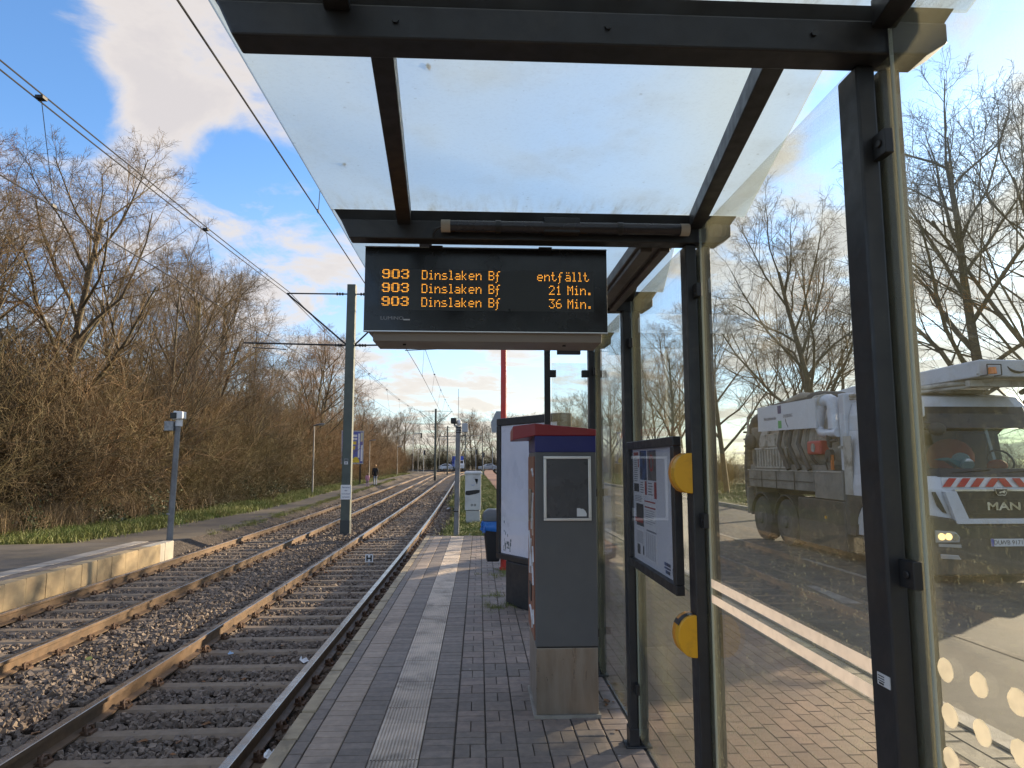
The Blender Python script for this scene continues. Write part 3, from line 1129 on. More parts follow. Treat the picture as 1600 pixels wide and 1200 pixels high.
# ------------------------------------------------------------------ LED display
F57 = {
    'D': "11110 10001 10001 10001 10001 10001 11110", 'i': "00100 00000 01100 00100 00100 00100 01110", 'n': "00000 00000 10110 11001 10001 10001 10001",
    's': "00000 00000 01110 10000 01110 00001 11110", 'l': "01100 00100 00100 00100 00100 00100 01110", 'a': "00000 00000 01110 00001 01111 10001 01111",
    'k': "10000 10000 10010 10100 11000 10100 10010", 'e': "00000 00000 01110 10001 11111 10000 01110", 'B': "11110 10001 10001 11110 10001 10001 11110",
    'f': "00110 01000 01000 11100 01000 01000 01000", 't': "01000 01000 11100 01000 01000 01001 00110", 'M': "10001 11011 10101 10101 10001 10001 10001",
    'ä': "01010 00000 01110 00001 01111 10001 01111", '2': "01110 10001 00001 00010 00100 01000 11111", '1': "00100 01100 00100 00100 00100 00100 01110",
    '3': "11111 00010 00100 00010 00001 10001 01110", '6': "00110 01000 10000 11110 10001 10001 01110", '.': "00000 00000 00000 00000 00000 01100 01100",
    '9': "01110 10001 10001 01111 00001 00010 01100", '0': "01110 10001 10011 10101 11001 10001 01110", ' ': "00000 00000 00000 00000 00000 00000 00000"}
B79 = {'9': "0111110 1100011 1100011 0111111 0000011 1100011 0111110", '0': "0111110 1100011 1100011 1100011 1100011 1100011 0111110", '3': "0111110 1100011 0000011 0011110 0000011 1100011 0111110"}
M_LED = mat('amber_led', (.05, .02, .0), .5, emit=(1.0, .40, .035), emit_s=.95)
M_MATRIX = mat('led_panel', (.016, .017, .017), .35)
M_DISP = mat('display_face', (.006, .0062, .007), .22)
ds = thing('departure_display', 'black electronic departure display with amber text hanging under the shelter roof', 'display', (.03, 3.16, 2.70))
MB().box(-.515, .58, 3.052, 3.30, 2.315, 2.692).build('housing', mat('housing_grey', (.23, .21, .19), .5), ds, bevel=.004)
MB().box(-.523, .588, 3.040, 3.0515, 2.310, 2.697).build('front_panel', M_DISP, ds, bevel=.002)
e = MB()
e.box(-.5235, .5885, 3.036, 3.058, 2.6973, 2.7015)
e.box(-.5235, .5885, 3.036, 3.058, 2.3055, 2.3097)
e.build('trim', M_ALU, ds)
MB().box(-.455, .525, 3.0392, 3.0399, 2.405, 2.595).build('matrix_panel', M_MATRIX, ds)
MB().prism([(3.075, 2.268), (3.30, 2.268), (3.32, 2.314), (3.06, 2.314)], 'x', -.485, .565).build('bottom_tray', mat('tray_grey', (.26, .235, .21), .5), ds, bevel=.003)
for x in (-.35, .40):
    MB().tube([(x, 3.15, 2.2685), (x, 3.15, 2.262)], .008, 8).build('screw', M_BLACK, ds)
for x in (-.2, .3):
    MB().box(x - .03, x + .03, 3.01, 3.25, 2.692, 2.70).build('bracket', M_STEEL, ds)
DP = .00535


def led_line(s, x, z, font, pitch=DP, right=False, adv=6):
    if ' ' in s:
        n_ = {' ': 3, '.': 3}
        w_ = lambda t: sum(n_.get(c, 6) - (1 if c in 'il' else 0) for c in t) * pitch
        a_, b_ = s.split(' ')
        if right:
            led_line(b_, x, z, font, pitch, True)
            led_line(a_, x - w_(b_) - 4 * pitch, z, font, pitch, True)
        else:
            led_line(a_, x, z, font, pitch)
            led_line(b_, x + w_(a_) + 5 * pitch, z, font, pitch)
        return
    n = 5 if font is F57 else 7
    adv = {' ': 3, '.': 3}
    cells = [(c, adv.get(c, n + 1) - (0 if c not in 'il' or n == 7 else 1)) for c in s]
    if right:
        x = x - sum(w for _, w in cells) * pitch
    b = MB()
    for c, w in cells:
        rows = font[c].split()
        sh_ = 1 if (c in 'il' and n == 5) else 0
        for r_, row in enumerate(rows):
            for q, ch in enumerate(row):
                if ch == '1':
                    cx, cz = x + (q - sh_ * .5) * pitch, z - r_ * pitch * 1.18
                    h = pitch * .36
                    b.add([(cx - h, 3.0385, cz), (cx - h * .45, 3.0385, cz - h), (cx + h * .45, 3.0385, cz - h), (cx + h, 3.0385, cz), (cx + h * .45, 3.0385, cz + h), (cx - h * .45, 3.0385, cz + h)], [(0, 1, 2, 3, 4, 5)])
        if c == 'f':
            for q, r_ in ((1, 7), (0, 8)):
                cx, cz = x + q * pitch, z - r_ * pitch * 1.18
                h = pitch * .36
                b.add([(cx - h, 3.0385, cz), (cx - h * .45, 3.0385, cz - h), (cx + h * .45, 3.0385, cz - h), (cx + h, 3.0385, cz), (cx + h * .45, 3.0385, cz + h), (cx - h * .45, 3.0385, cz + h)], [(0, 1, 2, 3, 4, 5)])
        x += w * pitch
    b.build('led_text', M_LED, ds)


for q, dst in enumerate(("entfällt", "21 Min.", "36 Min.")):
    z = 2.592 - q * .0635
    led_line("903", -.442, z, B79)
    led_line("Dinslaken Bf", -.262, z - .003, F57)
    led_line(dst, .513, z - .004, F57, right=True)
text("LUMINO", .022, mat('grey_print', (.30, .30, .31), .5), ds, (-.396, 3.0392, 2.367), (math.radians(90), 0, 0), sx=1.25)
MB().box(-.345, -.315, 3.0388, 3.0392, 2.358, 2.364).build('print', mat('white_print', (.5, .5, .5), .5), ds)

# ------------------------------------------------------------------ yellow half-round boxes on the second post
M_YEL = mat('yellow_plastic', (.72, .36, .012), .42, stain=(.42, .20, .02), stain_scale=9, stain_amt=.35)
M_YEL2 = mat('orange_rim', (.62, .25, .02), .45)


def validator(zc, label, dark):
    v = thing('half_round_box', label, 'wall box', (.93, 2.985, zc), group='yellow boxes on the shelter post')
    h = .088
    arc = []
    for q in range(13):
        a = math.pi * (q / 12)
        arc.append((.9285 - .082 * math.sin(a) ** .8, zc - h * math.cos(a)))
    # flat bottom, domed front
    body = MB().prism(arc, 'y', 2.93, 2.985).build('body', M_YEL, v, bevel=.004)
    arc2 = [(x - .0015 if x < .92 else x, zc + (z - zc) * 1.01) for x, z in arc]
    MB().prism(arc2, 'y', 2.988, 3.02).build('rim', M_YEL2, v, bevel=.003)
    if dark:
        up = [(x - .002, z) for x, z in arc if z > zc + .035] + [(.9285, zc + .092)]
        lo = [(x + .012, z - .012) for x, z in arc if z > zc + .035]
        MB().prism(up[:-1] + list(reversed(lo)), 'y', 2.95, 3.021).build('window', M_BLACK, v)
    else:
        MB().box(.855, .93, 2.9855, 2.9875, zc + .02, zc + .024).build('seam', M_BLACK, v)


validator(1.672, 'upper of two yellow half-round boxes on the shelter post, plain orange rim', False)
validator(.985, 'lower of two yellow half-round boxes on the shelter post, black window on top', True)

# ------------------------------------------------------------------ notice board on the glass wall
nb = thing('notice_board', 'black framed notice board with white timetables and posters on the glass wall', 'notice board', (.91, 3.56, 1.48))
y0, y1, z0, z1 = 3.075, 4.055, 1.125, 1.838
for q in ((y0, y1, z1 - .045, z1), (y0, y1, z0, z0 + .045), (y0, y0 + .05, z0 + .0455, z1 - .0455), (y1 - .05, y1, z0 + .0455, z1 - .0455)):
    MB().box(.885, .925, *q).build('frame_bar', M_STEEL, nb, bevel=.004)
M_PAPER = mat('white_paper', (.76, .76, .80), .6, col2=(.72, .72, .77), nscale=2)
MB().box(.912, .920, y0 + .048, y1 - .048, z0 + .043, z1 - .043).build('backing_sheet', M_PAPER, nb)
U0, U1, V0, V1 = y1 - .055, y0 + .055, z1 - .05, z0 + .05


def poster(u0, u1, v0, v1, m, name='poster', lay=0):
    return MB().box(.9105 - .0008 * lay, .9117 - .0008 * lay, U0 + (U1 - U0) * u1, U0 + (U1 - U0) * u0, V0 + (V1 - V0) * v1, V0 + (V1 - V0) * v0).build(name, m, nb)


P_W = mat('print_white', (.82, .81, .82), .55)
P_K = mat('print_black', (.03, .03, .04), .5)
P_B = mat('print_blue', (.04, .10, .28), .5, col2=(.02, .02, .04), nscale=14)
P_R = mat('print_red', (.40, .03, .03), .5)
P_G = mat('print_grey', (.10, .09, .10), .5, col2=(.2, .17, .16), nscale=18)
P_T = mat('print_text', (.22, .22, .25), .5)
for a in [(.03, .17, .02, .39, P_W), (.03, .165, .02, .05, P_R, 'poster', 1), (.03, .165, .31, .385, P_K, 'poster', 1), (.15, .17, .08, .16, P_R, 'poster', 1),
          (.20, .37, .01, .27, P_B), (.20, .36, .28, .41, P_W), (.325, .365, .28, .40, P_R, 'poster', 1),
          (.40, .60, .01, .27, P_G), (.40, .585, .28, .42, P_W), (.55, .60, .28, .42, P_R, 'poster', 1),
          (.05, .28, .41, .70, P_W), (.08, .275, .49, .69, P_K, 'poster', 1), (.05, .26, .62, .66, P_R, 'poster', 2),
          (.31, .585, .45, .96, P_W), (.31, .57, .45, .462, P_R, 'poster', 1), (.31, .57, .50, .512, P_R, 'poster', 1), (.34, .58, .70, .715, P_T, 'poster', 1),
          (.07, .28, .72, .96, P_W), (.09, .17, .86, .95, P_K, 'poster', 1), (.24, .27, .86, .94, P_K, 'poster', 1),
          (.74, .86, .90, .925, P_B, 'poster', 1), (.74, .86, .935, .95, P_B, 'poster', 1), (.76, .85, .96, .985, P_B, 'poster', 1)]:
    poster(*a)
tx = MB()


def lines(u0, u1, v0, v1, n, w=.4):
    for q in range(n):
        v = v0 + (v1 - v0) * q / n
        ue = u1 - (u1 - u0) * rs.uniform(0, .3)
        h = (v1 - v0) / n * w
        tx.box(.9086, .909, U0 + (U1 - U0) * ue, U0 + (U1 - U0) * u0, V0 + (V1 - V0) * (v + h), V0 + (V1 - V0) * v)


lines(.045, .15, .07, .30, 12)
lines(.21, .31, .29, .40, 5)
lines(.41, .53, .29, .41, 5)
lines(.06, .26, .42, .48, 4)
lines(.08, .27, .74, .85, 7)
lines(.33, .57, .53, .66, 7, .25)
for c in range(5):
    lines(.33 + c * .05, .365 + c * .05, .73, .95, 18)
tx.build('text_lines', P_T, nb)
ring = MB()
for q in range(20):
    a, b = 2 * math.pi * q / 20, 2 * math.pi * (q + 1) / 20
    for (cy, cz, r0, r1) in ((U0 + (U1 - U0) * .93, V0 + (V1 - V0) * .945, .016, .024),):
        ring.add([(.9085, cy + r0 * math.cos(a), cz + r0 * math.sin(a)), (.9085, cy + r1 * math.cos(a), cz + r1 * math.sin(a)), (.9085, cy + r1 * math.cos(b), cz + r1 * math.sin(b)), (.9085, cy + r0 * math.cos(b), cz + r0 * math.sin(b))], [(0, 1, 2, 3)])
ring.build('ring_print', P_K, nb)
ring = MB()
for q in range(20):
    a, b = 2 * math.pi * q / 20, 2 * math.pi * (q + 1) / 20
    cy, cz, r0, r1 = U0 + (U1 - U0) * .5, V0 + (V1 - V0) * .12, .03, .045
    ring.add([(.9085, cy + r0 * math.cos(a), cz + r0 * math.sin(a)), (.9085, cy + r1 * math.cos(a), cz + r1 * math.sin(a)), (.9085, cy + r1 * math.cos(b), cz + r1 * math.sin(b)), (.9085, cy + r0 * math.cos(b), cz + r0 * math.sin(b))], [(0, 1, 2, 3)])
ring.build('ring_print', P_R, nb)
MB().box(.894, .896, y0 + .05, y1 - .05, z0 + .045, z1 - .045).build('cover_pane', glass_mat('cover_glass', tint=(.98, .98, .99), dirt=.01, low_dirt=0.0), nb)
for z in (1.25, 1.7):
    MB().box(.926, .980, 3.50, 3.56, z, z + .05).build('bracket', M_STEEL, nb)

# ------------------------------------------------------------------ ticket machine
tm = thing('ticket_machine', 'grey ticket machine with red cap and blue band on a steel plinth', 'ticket machine', (.61, 5.1, 0))
M_TM = mat('machine_grey', (.112, .112, .112), .5, col2=(.098, .098, .099), nscale=3, bump=.04, bscale=200, stain=(.10, .10, .10), stain_scale=7, stain_amt=.18)
M_STAIN = mat('brushed_plinth', (.37, .325, .275), .36, .7, col2=(.33, .285, .235), nscale=1.6, stretch=(5, 5, 1.0), stain=(.24, .19, .14), stain_scale=1.1, stain_amt=.45, bump=.03, bscale=160)
MB().box(.40, .825, 4.80, 5.41, .02, .455).build('plinth', M_STAIN, tm, bevel=.004)
MB().box(.385, .84, 4.785, 5.42, -.005, .02).build('foot', M_CONC, tm)
MB().box(.397, .828, 4.795, 5.415, .463, 1.79).build('body', M_TM, tm, bevel=.006)
MB().box(.402, .823, 4.802, 5.41, .4551, .4629).build('shadow_gap', M_BLACK, tm)
MB().box(.397, .828, 4.795, 5.415, 1.7905, 1.905).build('band', mat('navy_band', (.012, .016, .13), .4), tm, bevel=.003)
cap = MB()
plan = [(.393, 4.788), (.832, 4.788), (.832, 5.42), (.25, 5.42), (.25, 5.00)]
zt = {0: 1.993, 1: 1.952, 2: 1.952, 3: 1.965, 4: 1.985}
zb = {0: 1.9055, 1: 1.9055, 2: 1.9055, 3: 1.88, 4: 1.88}
cap.loft([[(x, y, zb[i]) for i, (x, y) in enumerate(plan)], [(x, y, zt[i]) for i, (x, y) in enumerate(plan)]])
cap.build('cap', mat('dark_red_cap', (.25, .016, .022), .4), tm, bevel=.006)
# operating side towards the tracks: red-brown panel, screen, slots and white graffiti
M_OP = mat('operating_panel', (.27, .10, .055), .5, col2=(.21, .085, .05), nscale=4)
op = MB().box(.3905, .3968, 4.83, 5.385, .50, 1.76).build('operating_panel', M_OP, tm)
MB().box(.386, .3903, 5.0, 5.28, 1.28, 1.52).build('screen', M_DISP, op)
MB().box(.384, .3903, 5.05, 5.23, .72, .84).build('ticket_tray', M_BLACK, op)
MB().box(.386, .3903, 4.92, 4.97, 1.2, 1.5).build('keypad', M_ALU, op)
gf = MB()
for (ya, za, yb, zb_) in [(4.86, 1.50, 4.95, 1.30), (4.87, 1.62, 5.0, 1.66), (4.9, 1.1, 4.98, .93), (4.87, 1.02, 4.93, 1.12), (4.88, .86, 4.95, .98), (4.90, .66, 4.99, .55), (4.86, .60, 4.90, .69), (4.92, 1.32, 5.02, 1.24), (5.06, 1.16, 5.2, .9), (5.1, .96, 5.25, 1.2), (5.0, .6, 5.2, .66)]:
    gf.tube([(.3885, ya, za), (.3885, (ya + yb) / 2 + .015, (za + zb_) / 2 + .03), (.3885, yb, zb_)], .009, 5)
gf.build('graffiti', M_WHITE, op)
fr = MB()
fx0, fx1, fz0, fz1 = .455, .79, 1.312, 1.762
w = .02
fr.box(fx0, fx1, 4.782, 4.7945, fz1 - w, fz1)
fr.box(fx0, fx1, 4.782, 4.7945, fz0, fz0 + w)
fr.box(fx0, fx0 + w, 4.7815, 4.794, fz0 + w, fz1 - w)
fr.box(fx1 - w, fx1, 4.7815, 4.794, fz0 + w, fz1 - w)
fro = fr.build('poster_frame', M_ALU, tm, bevel=.003)
MB().box(fx0 + w, fx1 - w, 4.788, 4.7945, fz0 + w, fz1 - w).build('pane', mat('scratched_pane', (.060, .062, .068), .3, stain=(.14, .13, .14), stain_scale=9, stain_amt=.25), fro)
MB().prism([(.688, 1.343), (.755, 1.343), (.757, 1.36), (.748, 1.38), (.732, 1.395), (.715, 1.395), (.71, 1.40), (.688, 1.40)], 'y', 4.7865, 4.7878).build('torn_sticker', M_WHITE, fro)
sc_ = MB()
for q in range(9):
    a = -1.2 + q * .28
    sc_.add([(.50 + .025 * math.cos(a + math.pi), 4.7874, 1.56 + .1 * math.sin(a)), (.503 + .025 * math.cos(a + math.pi), 4.7874, 1.56 + .1 * math.sin(a)),
             (.503 + .025 * math.cos(a + .28 + math.pi), 4.7874, 1.56 + .1 * math.sin(a + .28)), (.50 + .025 * math.cos(a + .28 + math.pi), 4.7874, 1.56 + .1 * math.sin(a + .28))], [(0, 1, 2, 3)])
sc_.build('scrawl', mat('purple_ink', (.09, .035, .075), .6), fro)

# ------------------------------------------------------------------ advertising cabinet, bin, red mast beyond the shelter
M_POSTERW = mat('blank_poster', (.80, .80, .86), .35, col2=(.74, .75, .82), nscale=1.2, stain=(.44, .46, .52), stain_scale=1.6, stain_amt=.25)
A0, A1 = Vector((.275, 8.72, 0)), Vector((.96, 7.55, 0))
ux = (A1 - A0).normalized()
nx = Vector((-ux.y, ux.x, 0)) * -1      # faces the viewer's side
if nx.dot(Vector((0, -1, 0))) < 0 and nx.x > 0:
    nx = -nx
L = (A1 - A0).length
ad = thing('advert_cabinet', 'large dark framed advertising cabinet with blank white poster behind the ticket machine', 'advertising board', tuple(A0 + ux * L / 2))


def abox(b, u0, u1, d0, d1, z0, z1):
    pts = []
    for z in (z0, z1):
        for u, d in ((u0, d0), (u1, d0), (u1, d1), (u0, d1)):
            pts.append(A0 + ux * u + nx * d + Vector((0, 0, z)))
    b.add(pts, [(0, 3, 2, 1), (4, 5, 6, 7), (0, 1, 5, 4), (1, 2, 6, 5), (2, 3, 7, 6), (3, 0, 4, 7)])
    return b


zt_, zb_ = 2.27, .545
abox(MB(), 0, L, -.08, .03, zb_ + .06, zt_ - .07).build('back_box', M_STEEL, ad, bevel=.006)
for (u0, u1, za, zc) in ((0, .075, zb_ + .0505, zt_ - .0905), (L - .075, L, zb_ + .0505, zt_ - .0905), (0, L, zt_ - .09, zt_), (0, L, zb_ - .02, zb_ + .05)):
    abox(MB(), u0, u1, -.095, .06, za, zc).build('frame_bar', M_STEEL, ad, bevel=.008)
abox(MB(), .08, L - .08, .031, .036, zb_ + .055, zt_ - .095).build('poster', M_POSTERW, ad)
abox(MB(), .08, L - .08, .046, .050, zb_ + .055, zt_ - .095).build('cover_pane', glass_mat('cover_glass2', tint=(.98, .98, .99), dirt=.02, low_dirt=.02), ad)
fe = MB()
for q in range(26):
    u = .13 + rs.uniform(0, .16)
    z = zb_ + .08 + abs(rs.normal(0, .12))
    abox(fe, u, u + rs.uniform(.006, .03), .0365, .0368, z, z + rs.uniform(.01, .05))
fe.build('sticker_remains', mat('teal_remains', (.06, .13, .17), .6), ad)
ft = MB()
abox(ft, .20, L - .12, -.10, .05, 0.0, zb_ - .022)
ft.build('pedestal', M_STEEL, ad, bevel=.02)

rm_ = thing('red_mast', 'round red mast rising behind the advertising cabinet', 'mast', (.405, 11.15, 0))
MB().tube([(.405, 11.15, -.05), (.405, 11.15, 4.7)], .048, 18).build('pole', M_RED, rm_, smooth=True)
MB().tube([(.405, 11.15, 0.0), (.405, 11.15, .05)], .062, 18).build('collar', M_RED, rm_, smooth=True)
MB().tube([(.405, 11.15, 4.7), (.405, 11.15, 4.76)], [.05, .02], 18).build('cap', M_RED, rm_, smooth=True)

bn = thing('litter_bin', 'black hanging litter bin with a blue bag beside the red mast', 'litter bin', (.22, 11.0, .5))


def sq(cx, cy, hx, hy, z, r=.35, n=4):
    pts = []
    for sx_, sy_, a0 in ((1, 1, 0), (-1, 1, 90), (-1, -1, 180), (1, -1, 270)):
        for q in range(n):
            a = math.radians(a0 + 90 * q / (n - 1))
            pts.append((cx + sx_ * hx * (1 - r) + hx * r * math.cos(a), cy + sy_ * hy * (1 - r) + hy * r * math.sin(a), z))
    return pts


MB().loft([sq(.235, 11.0, .095, .12, .17), sq(.235, 11.0, .11, .14, .22), sq(.225, 11.0, .145, .18, .72), sq(.225, 11.0, .15, .185, .80)]).build('container', mat('black_bin', (.012, .012, .014), .5), bn, smooth=True)
M_LID = mat('bin_lid_grey', (.085, .09, .095), .45)
MB().loft([sq(.225, 11.0, .165, .20, .80), sq(.225, 11.0, .168, .203, .86), sq(.23, 11.0, .145, .175, .93), sq(.235, 11.0, .09, .12, .975)]).build('lid', M_LID, bn, smooth=True)
bag = MB()
rings = []
for (z, s_, wv) in ((.635, 1.03, .014), (.67, 1.09, .02), (.72, 1.10, .016), (.775, 1.05, .006), (.795, 1.03, .003)):
    ring_ = []
    for i, (x, y, zz) in enumerate(sq(.225, 11.0, .147 * s_, .182 * s_, z, .35, 6)):
        ring_.append((x + rs.normal(0, wv) - (.012 if x < .15 else 0), y + rs.normal(0, wv), zz + (rs.normal(-.01, .03) if z < .64 else 0)))
    rings.append(ring_)
bag.loft(rings, caps=False)
bag.build('bag', mat('blue_plastic_bag', (.02, .14, .45), .3), bn, smooth=True)
MB().box(.352, .362, 10.9, 11.1, .45, .75).build('bracket', M_STEEL, bn)

# ------------------------------------------------------------------ trees
M_BARK = mat('bark', (.14, .112, .068), .9, col2=(.085, .07, .046), nscale=5, bump=.6, bscale=22, bdist=.02, stain=(.10, .105, .05), stain_scale=1.3, stain_amt=.5)
M_TWIG = mat('twigs', (.17, .118, .058), .85, col2=(.105, .074, .04), nscale=.8)
M_TWIGR = mat('reddish_twigs', (.24, .135, .062), .85, col2=(.17, .10, .05), nscale=.5)
M_TWIGG = mat('grey_twigs', (.085, .07, .055), .85, col2=(.06, .05, .042), nscale=.8)


class Twigs:
    """collects tapered branch polylines, turns them into one mesh per thickness class"""
    def __init__(s):
        s.thick = []
        s.thin = []

    def add(s, pts, r0, r1, thick):
        (s.thick if thick else s.thin).append((pts, r0, r1))

    @staticmethod
    def mesh(name, lines, n, m):
        V, F = [], []
        base = 0
        ang = [2 * math.pi * q / n for q in range(n)]
        cs = np.array([[math.cos(a), math.sin(a)] for a in ang])
        for pts, r0, r1 in lines:
            P = np.asarray(pts, float)
            k = len(P)
            T = np.gradient(P, axis=0)
            T /= np.linalg.norm(T, axis=1)[:, None] + 1e-9
            up = np.array([0, 0, 1.0]) if abs(T[0, 2]) < .9 else np.array([1.0, 0, 0])
            U = np.cross(T, up)
            U /= np.linalg.norm(U, axis=1)[:, None] + 1e-9
            W = np.cross(T, U)
            r = np.linspace(r0, r1, k)[:, None, None]
            ring = P[:, None] + r * (cs[None, :, 0:1] * U[:, None] + cs[None, :, 1:2] * W[:, None])
            V.append(ring.reshape(-1, 3))
            i = np.arange(k - 1)[:, None] * n
            j = np.arange(n)[None]
            j2 = (j + 1) % n
            q = np.stack([i + j, i + j2, i + n + j2, i + n + j], -1).reshape(-1, 4) + base
            F.append(q)
            base += k * n
        return np_mesh(name, np.concatenate(V), np.concatenate(F), m, smooth=True)


def tree_proto(seed, H=13.0, trunk_r=.17, fork=.28, spread=.55, limbs=11, density=1.0, twig_m=None, stems=1, fine=(4, 6)):
    rs = np.random.RandomState(seed)
    T = Twigs()

    def grow(p, d, L, r, lev, up):
        n = (7, 6, 5, 4, 3)[lev]
        pts = [p]
        d = d / np.linalg.norm(d)
        wob = (.05, .12, .17, .22, .28)[lev]
        for i in range(n - 1):
            d = d + rs.normal(0, wob, 3) + np.array([0, 0, up])
            d /= np.linalg.norm(d)
            p = p + d * L / (n - 1)
            pts.append(p)
        rt = max(r * (.35, .3, .3, .45, .6)[lev], .003)
        T.add(pts, r, rt, lev <= 1)
        if lev == 4:
            return
        nchild = ((limbs, limbs), (8, 11), (7, 9), fine)[lev]
        nc = int(rs.randint(nchild[0], nchild[1] + 1) * (density if lev >= 1 else 1))
        t0 = fork if lev == 0 else .22
        az = rs.uniform(0, 6.28)
        for c in range(nc):
            t = t0 + (1 - t0) * ((c + rs.uniform(0, .9)) / nc) ** (.85)
            t = min(t, .985)
            f = t * (n - 1)
            i = min(int(f), n - 2)
            q = pts[i] + (pts[i + 1] - pts[i]) * (f - i)
            tang = pts[i + 1] - pts[i]
            tang /= np.linalg.norm(tang)
            az += 2.4 + rs.normal(0, .35)
            a = np.cross(tang, [0.3, .2, 1.0])
            a /= np.linalg.norm(a) + 1e-9
            b = np.cross(tang, a)
            sdir = a * math.cos(az) + b * math.sin(az)
            ang = (spread * rs.uniform(.75, 1.25), .62 * rs.uniform(.6, 1.3), .7 * rs.uniform(.6, 1.3), .75 * rs.uniform(.6, 1.3))[lev]
            nd = tang * math.cos(ang) + sdir * math.sin(ang)
            rr = (r + (rt - r) * t) * (.62, .55, .5, .55)[lev] * rs.uniform(.8, 1.1)
            ll = L * (.58, .52, .5, .52)[lev] * (1.12 - .65 * t if lev == 0 else 1.1 - .5 * t) * rs.uniform(.75, 1.2)
            grow(q, nd, ll, max(rr, (.03, .012, .006, .0042)[lev]), lev + 1, (.05, .045, .03, .0)[lev])

    for s_ in range(stems):
        off = np.array([rs.normal(0, .22), rs.normal(0, .22), -.3]) if stems > 1 else np.array([0, 0, -.3])
        d = np.array([rs.normal(0, .05 if stems == 1 else .16), rs.normal(0, .05 if stems == 1 else .16), 1])
        grow(off, d, H * rs.uniform(.82, .92), trunk_r * (1 if stems == 1 else .7), 0, .02)
    me1 = Twigs.mesh('trunk', T.thick, 6, M_BARK)
    me2 = Twigs.mesh('crown', T.thin, 3, twig_m or M_TWIG)
    top = max(v.co.z for v in me2.vertices)
    return me1, me2, top


PROTO = [tree_proto(1, 13, .18, .22, .55, 15, 1.05, fine=(6, 9)),
         tree_proto(2, 14, .16, .20, .46, 12, .98, stems=2, twig_m=M_TWIG, fine=(6, 8)),
         tree_proto(3, 12, .15, .26, .58, 14, 1.0, twig_m=M_TWIGR, fine=(5, 8)),
         tree_proto(4, 13, .19, .22, .66, 15, 1.0, twig_m=M_TWIGG),
         tree_proto(5, 12, .15, .18, .55, 12, .95, twig_m=M_TWIGG, stems=2)]
TREE_PH = [p[2] for p in PROTO]


def tree(k, x, y, z, h, rz, label, group=None, wide=1.0):
    t = thing('bare_tree', label, 'tree', (x, y, z), rz, group)
    s = h / TREE_PH[k]
    t.scale = (s * wide, s * wide, s)
    a = link('trunk', PROTO[k][0], t)
    b = link('crown', PROTO[k][1], t)
    return t


# the wood beside the opposite path: named ones first (front row), then the rows behind
G1 = 'bare trees of the wood beyond the path'
front = [(1, -13.8, 18.5, 11.6, 'tall bare tree of the wood cut by the photo edge above the opposite platform'),
         (0, -14.4, 24.0, 13.6, 'bare tree with thick dark trunk and wide round crown nearest the opposite platform'),
         (1, -13.6, 29.0, 12.8, 'bare two-stemmed tree between the widest-crowned tree and the platform camera pole'),
         (0, -14.2, 33.5, 13.4, 'bare tree rising behind the camera pole at the end of the opposite platform'),
         (3, -15.2, 39.5, 13.6, 'bare spreading tree midway between camera pole and first street lamp'),
         (1, -14.6, 46.5, 14.2, 'bare forked tree whose top meets the near overhead line bracket'),
         (2, -14.0, 55.0, 13.2, 'russet-twigged bare tree behind the first street lamp'),
         (0, -15.0, 63.0, 14.4, 'bare tree seen just past the nearest overhead line mast'),
         (2, -14.5, 72.0, 11.0, 'lower russet bare tree where the treetops slope down past the near mast')]
for i, (k, x, y, h, lb) in enumerate(front):
    tree(k, x, y, .0, h, 1.1 * i, lb, G1)
for i, (x, y, h) in enumerate([(-18, 21, 13), (-19, 28, 13), (-18.5, 36, 13.6), (-19.5, 43, 14.3), (-18.5, 51, 14), (-19, 59, 13), (-18, 67, 13), (-17.5, 76, 11),
                               (-14.8, 82, 10), (-18, 88, 10.5), (-15, 92, 9), (-15, 103, 8.4), (-18, 112, 9), (-24, 32, 15), (-25, 46, 15), (-23, 14, 11), (-16.5, 16.5, 11)]):
    tree((i * 2 + 1) % 5 if i % 3 else 2, x, y, .2, h, i * 2.3, 'bare tree standing deeper in the wood behind the front row', 'bare trees deeper in the wood')
for i in range(14):
    y = 17.5 + i * 3.1 + R.normal(0, .6)
    tree((1, 4, 2)[i % 3], GP(y) - 3.0 - R.rand() * 2.2, y, .0, 6.6 + 2.2 * R.rand(), i * 1.7, 'slender bare sapling rising out of the brown thicket', 'saplings in the thicket', .8)
# roadside trees on the right
G2 = 'bare trees along the far side of the road'
right = [(3, 13.2, 16.6, 12.6, 'big bare tree with thick trunk directly behind the white truck cab'),
         (4, 14.8, 14.4, 12.4, 'bare tree with many stems whose branches reach in at the right photo edge'),
         (0, 12.9, 24.5, 12.4, 'tall bare tree above the white sign panel of the truck'),
         (4, 13.6, 30.5, 11.0, 'bare many-stemmed tree above the rear end of the truck'),
         (3, 14.0, 38.0, 12.0, 'bare tree seen between two shelter posts, right of the notice board'),
         (0, 13.2, 46.0, 12.3, 'bare tree behind the notice board top, seen through the glass'),
         (4, 13.0, 55.0, 12.2, 'bare tree with paired stems seen through the pane over the notice board'),
         (3, 12.8, 66.0, 11.8, 'bare tree seen through the narrow pane right of the ticket machine')]
for i, (k, x, y, h, lb) in enumerate(right):
    tree(k, x, y, -.05, h, .7 + 1.7 * i, lb, G2, 1.05)
for i, (x, y, h) in enumerate([(13, 78, 11), (12.5, 91, 11.5), (13, 105, 11), (20, 48, 13), (19, 62, 13), (21, 80, 13), (12, 120, 11)]):
    tree((i * 3) % 5, x, y, -.05, h, i * 1.9, 'bare tree farther along the road seen faintly through the shelter glass', 'distant roadside trees')
tree(3, 4.2, 131, -.1, 12.0, .4, 'single bare tree with low fork standing left of the advertising cabinet in the distance', None, 1.25)
tree(2, 9.5, 136, -.1, 10.5, 2.0, 'bare brownish tree in the distance left of the shelter end panel', None, 1.2)
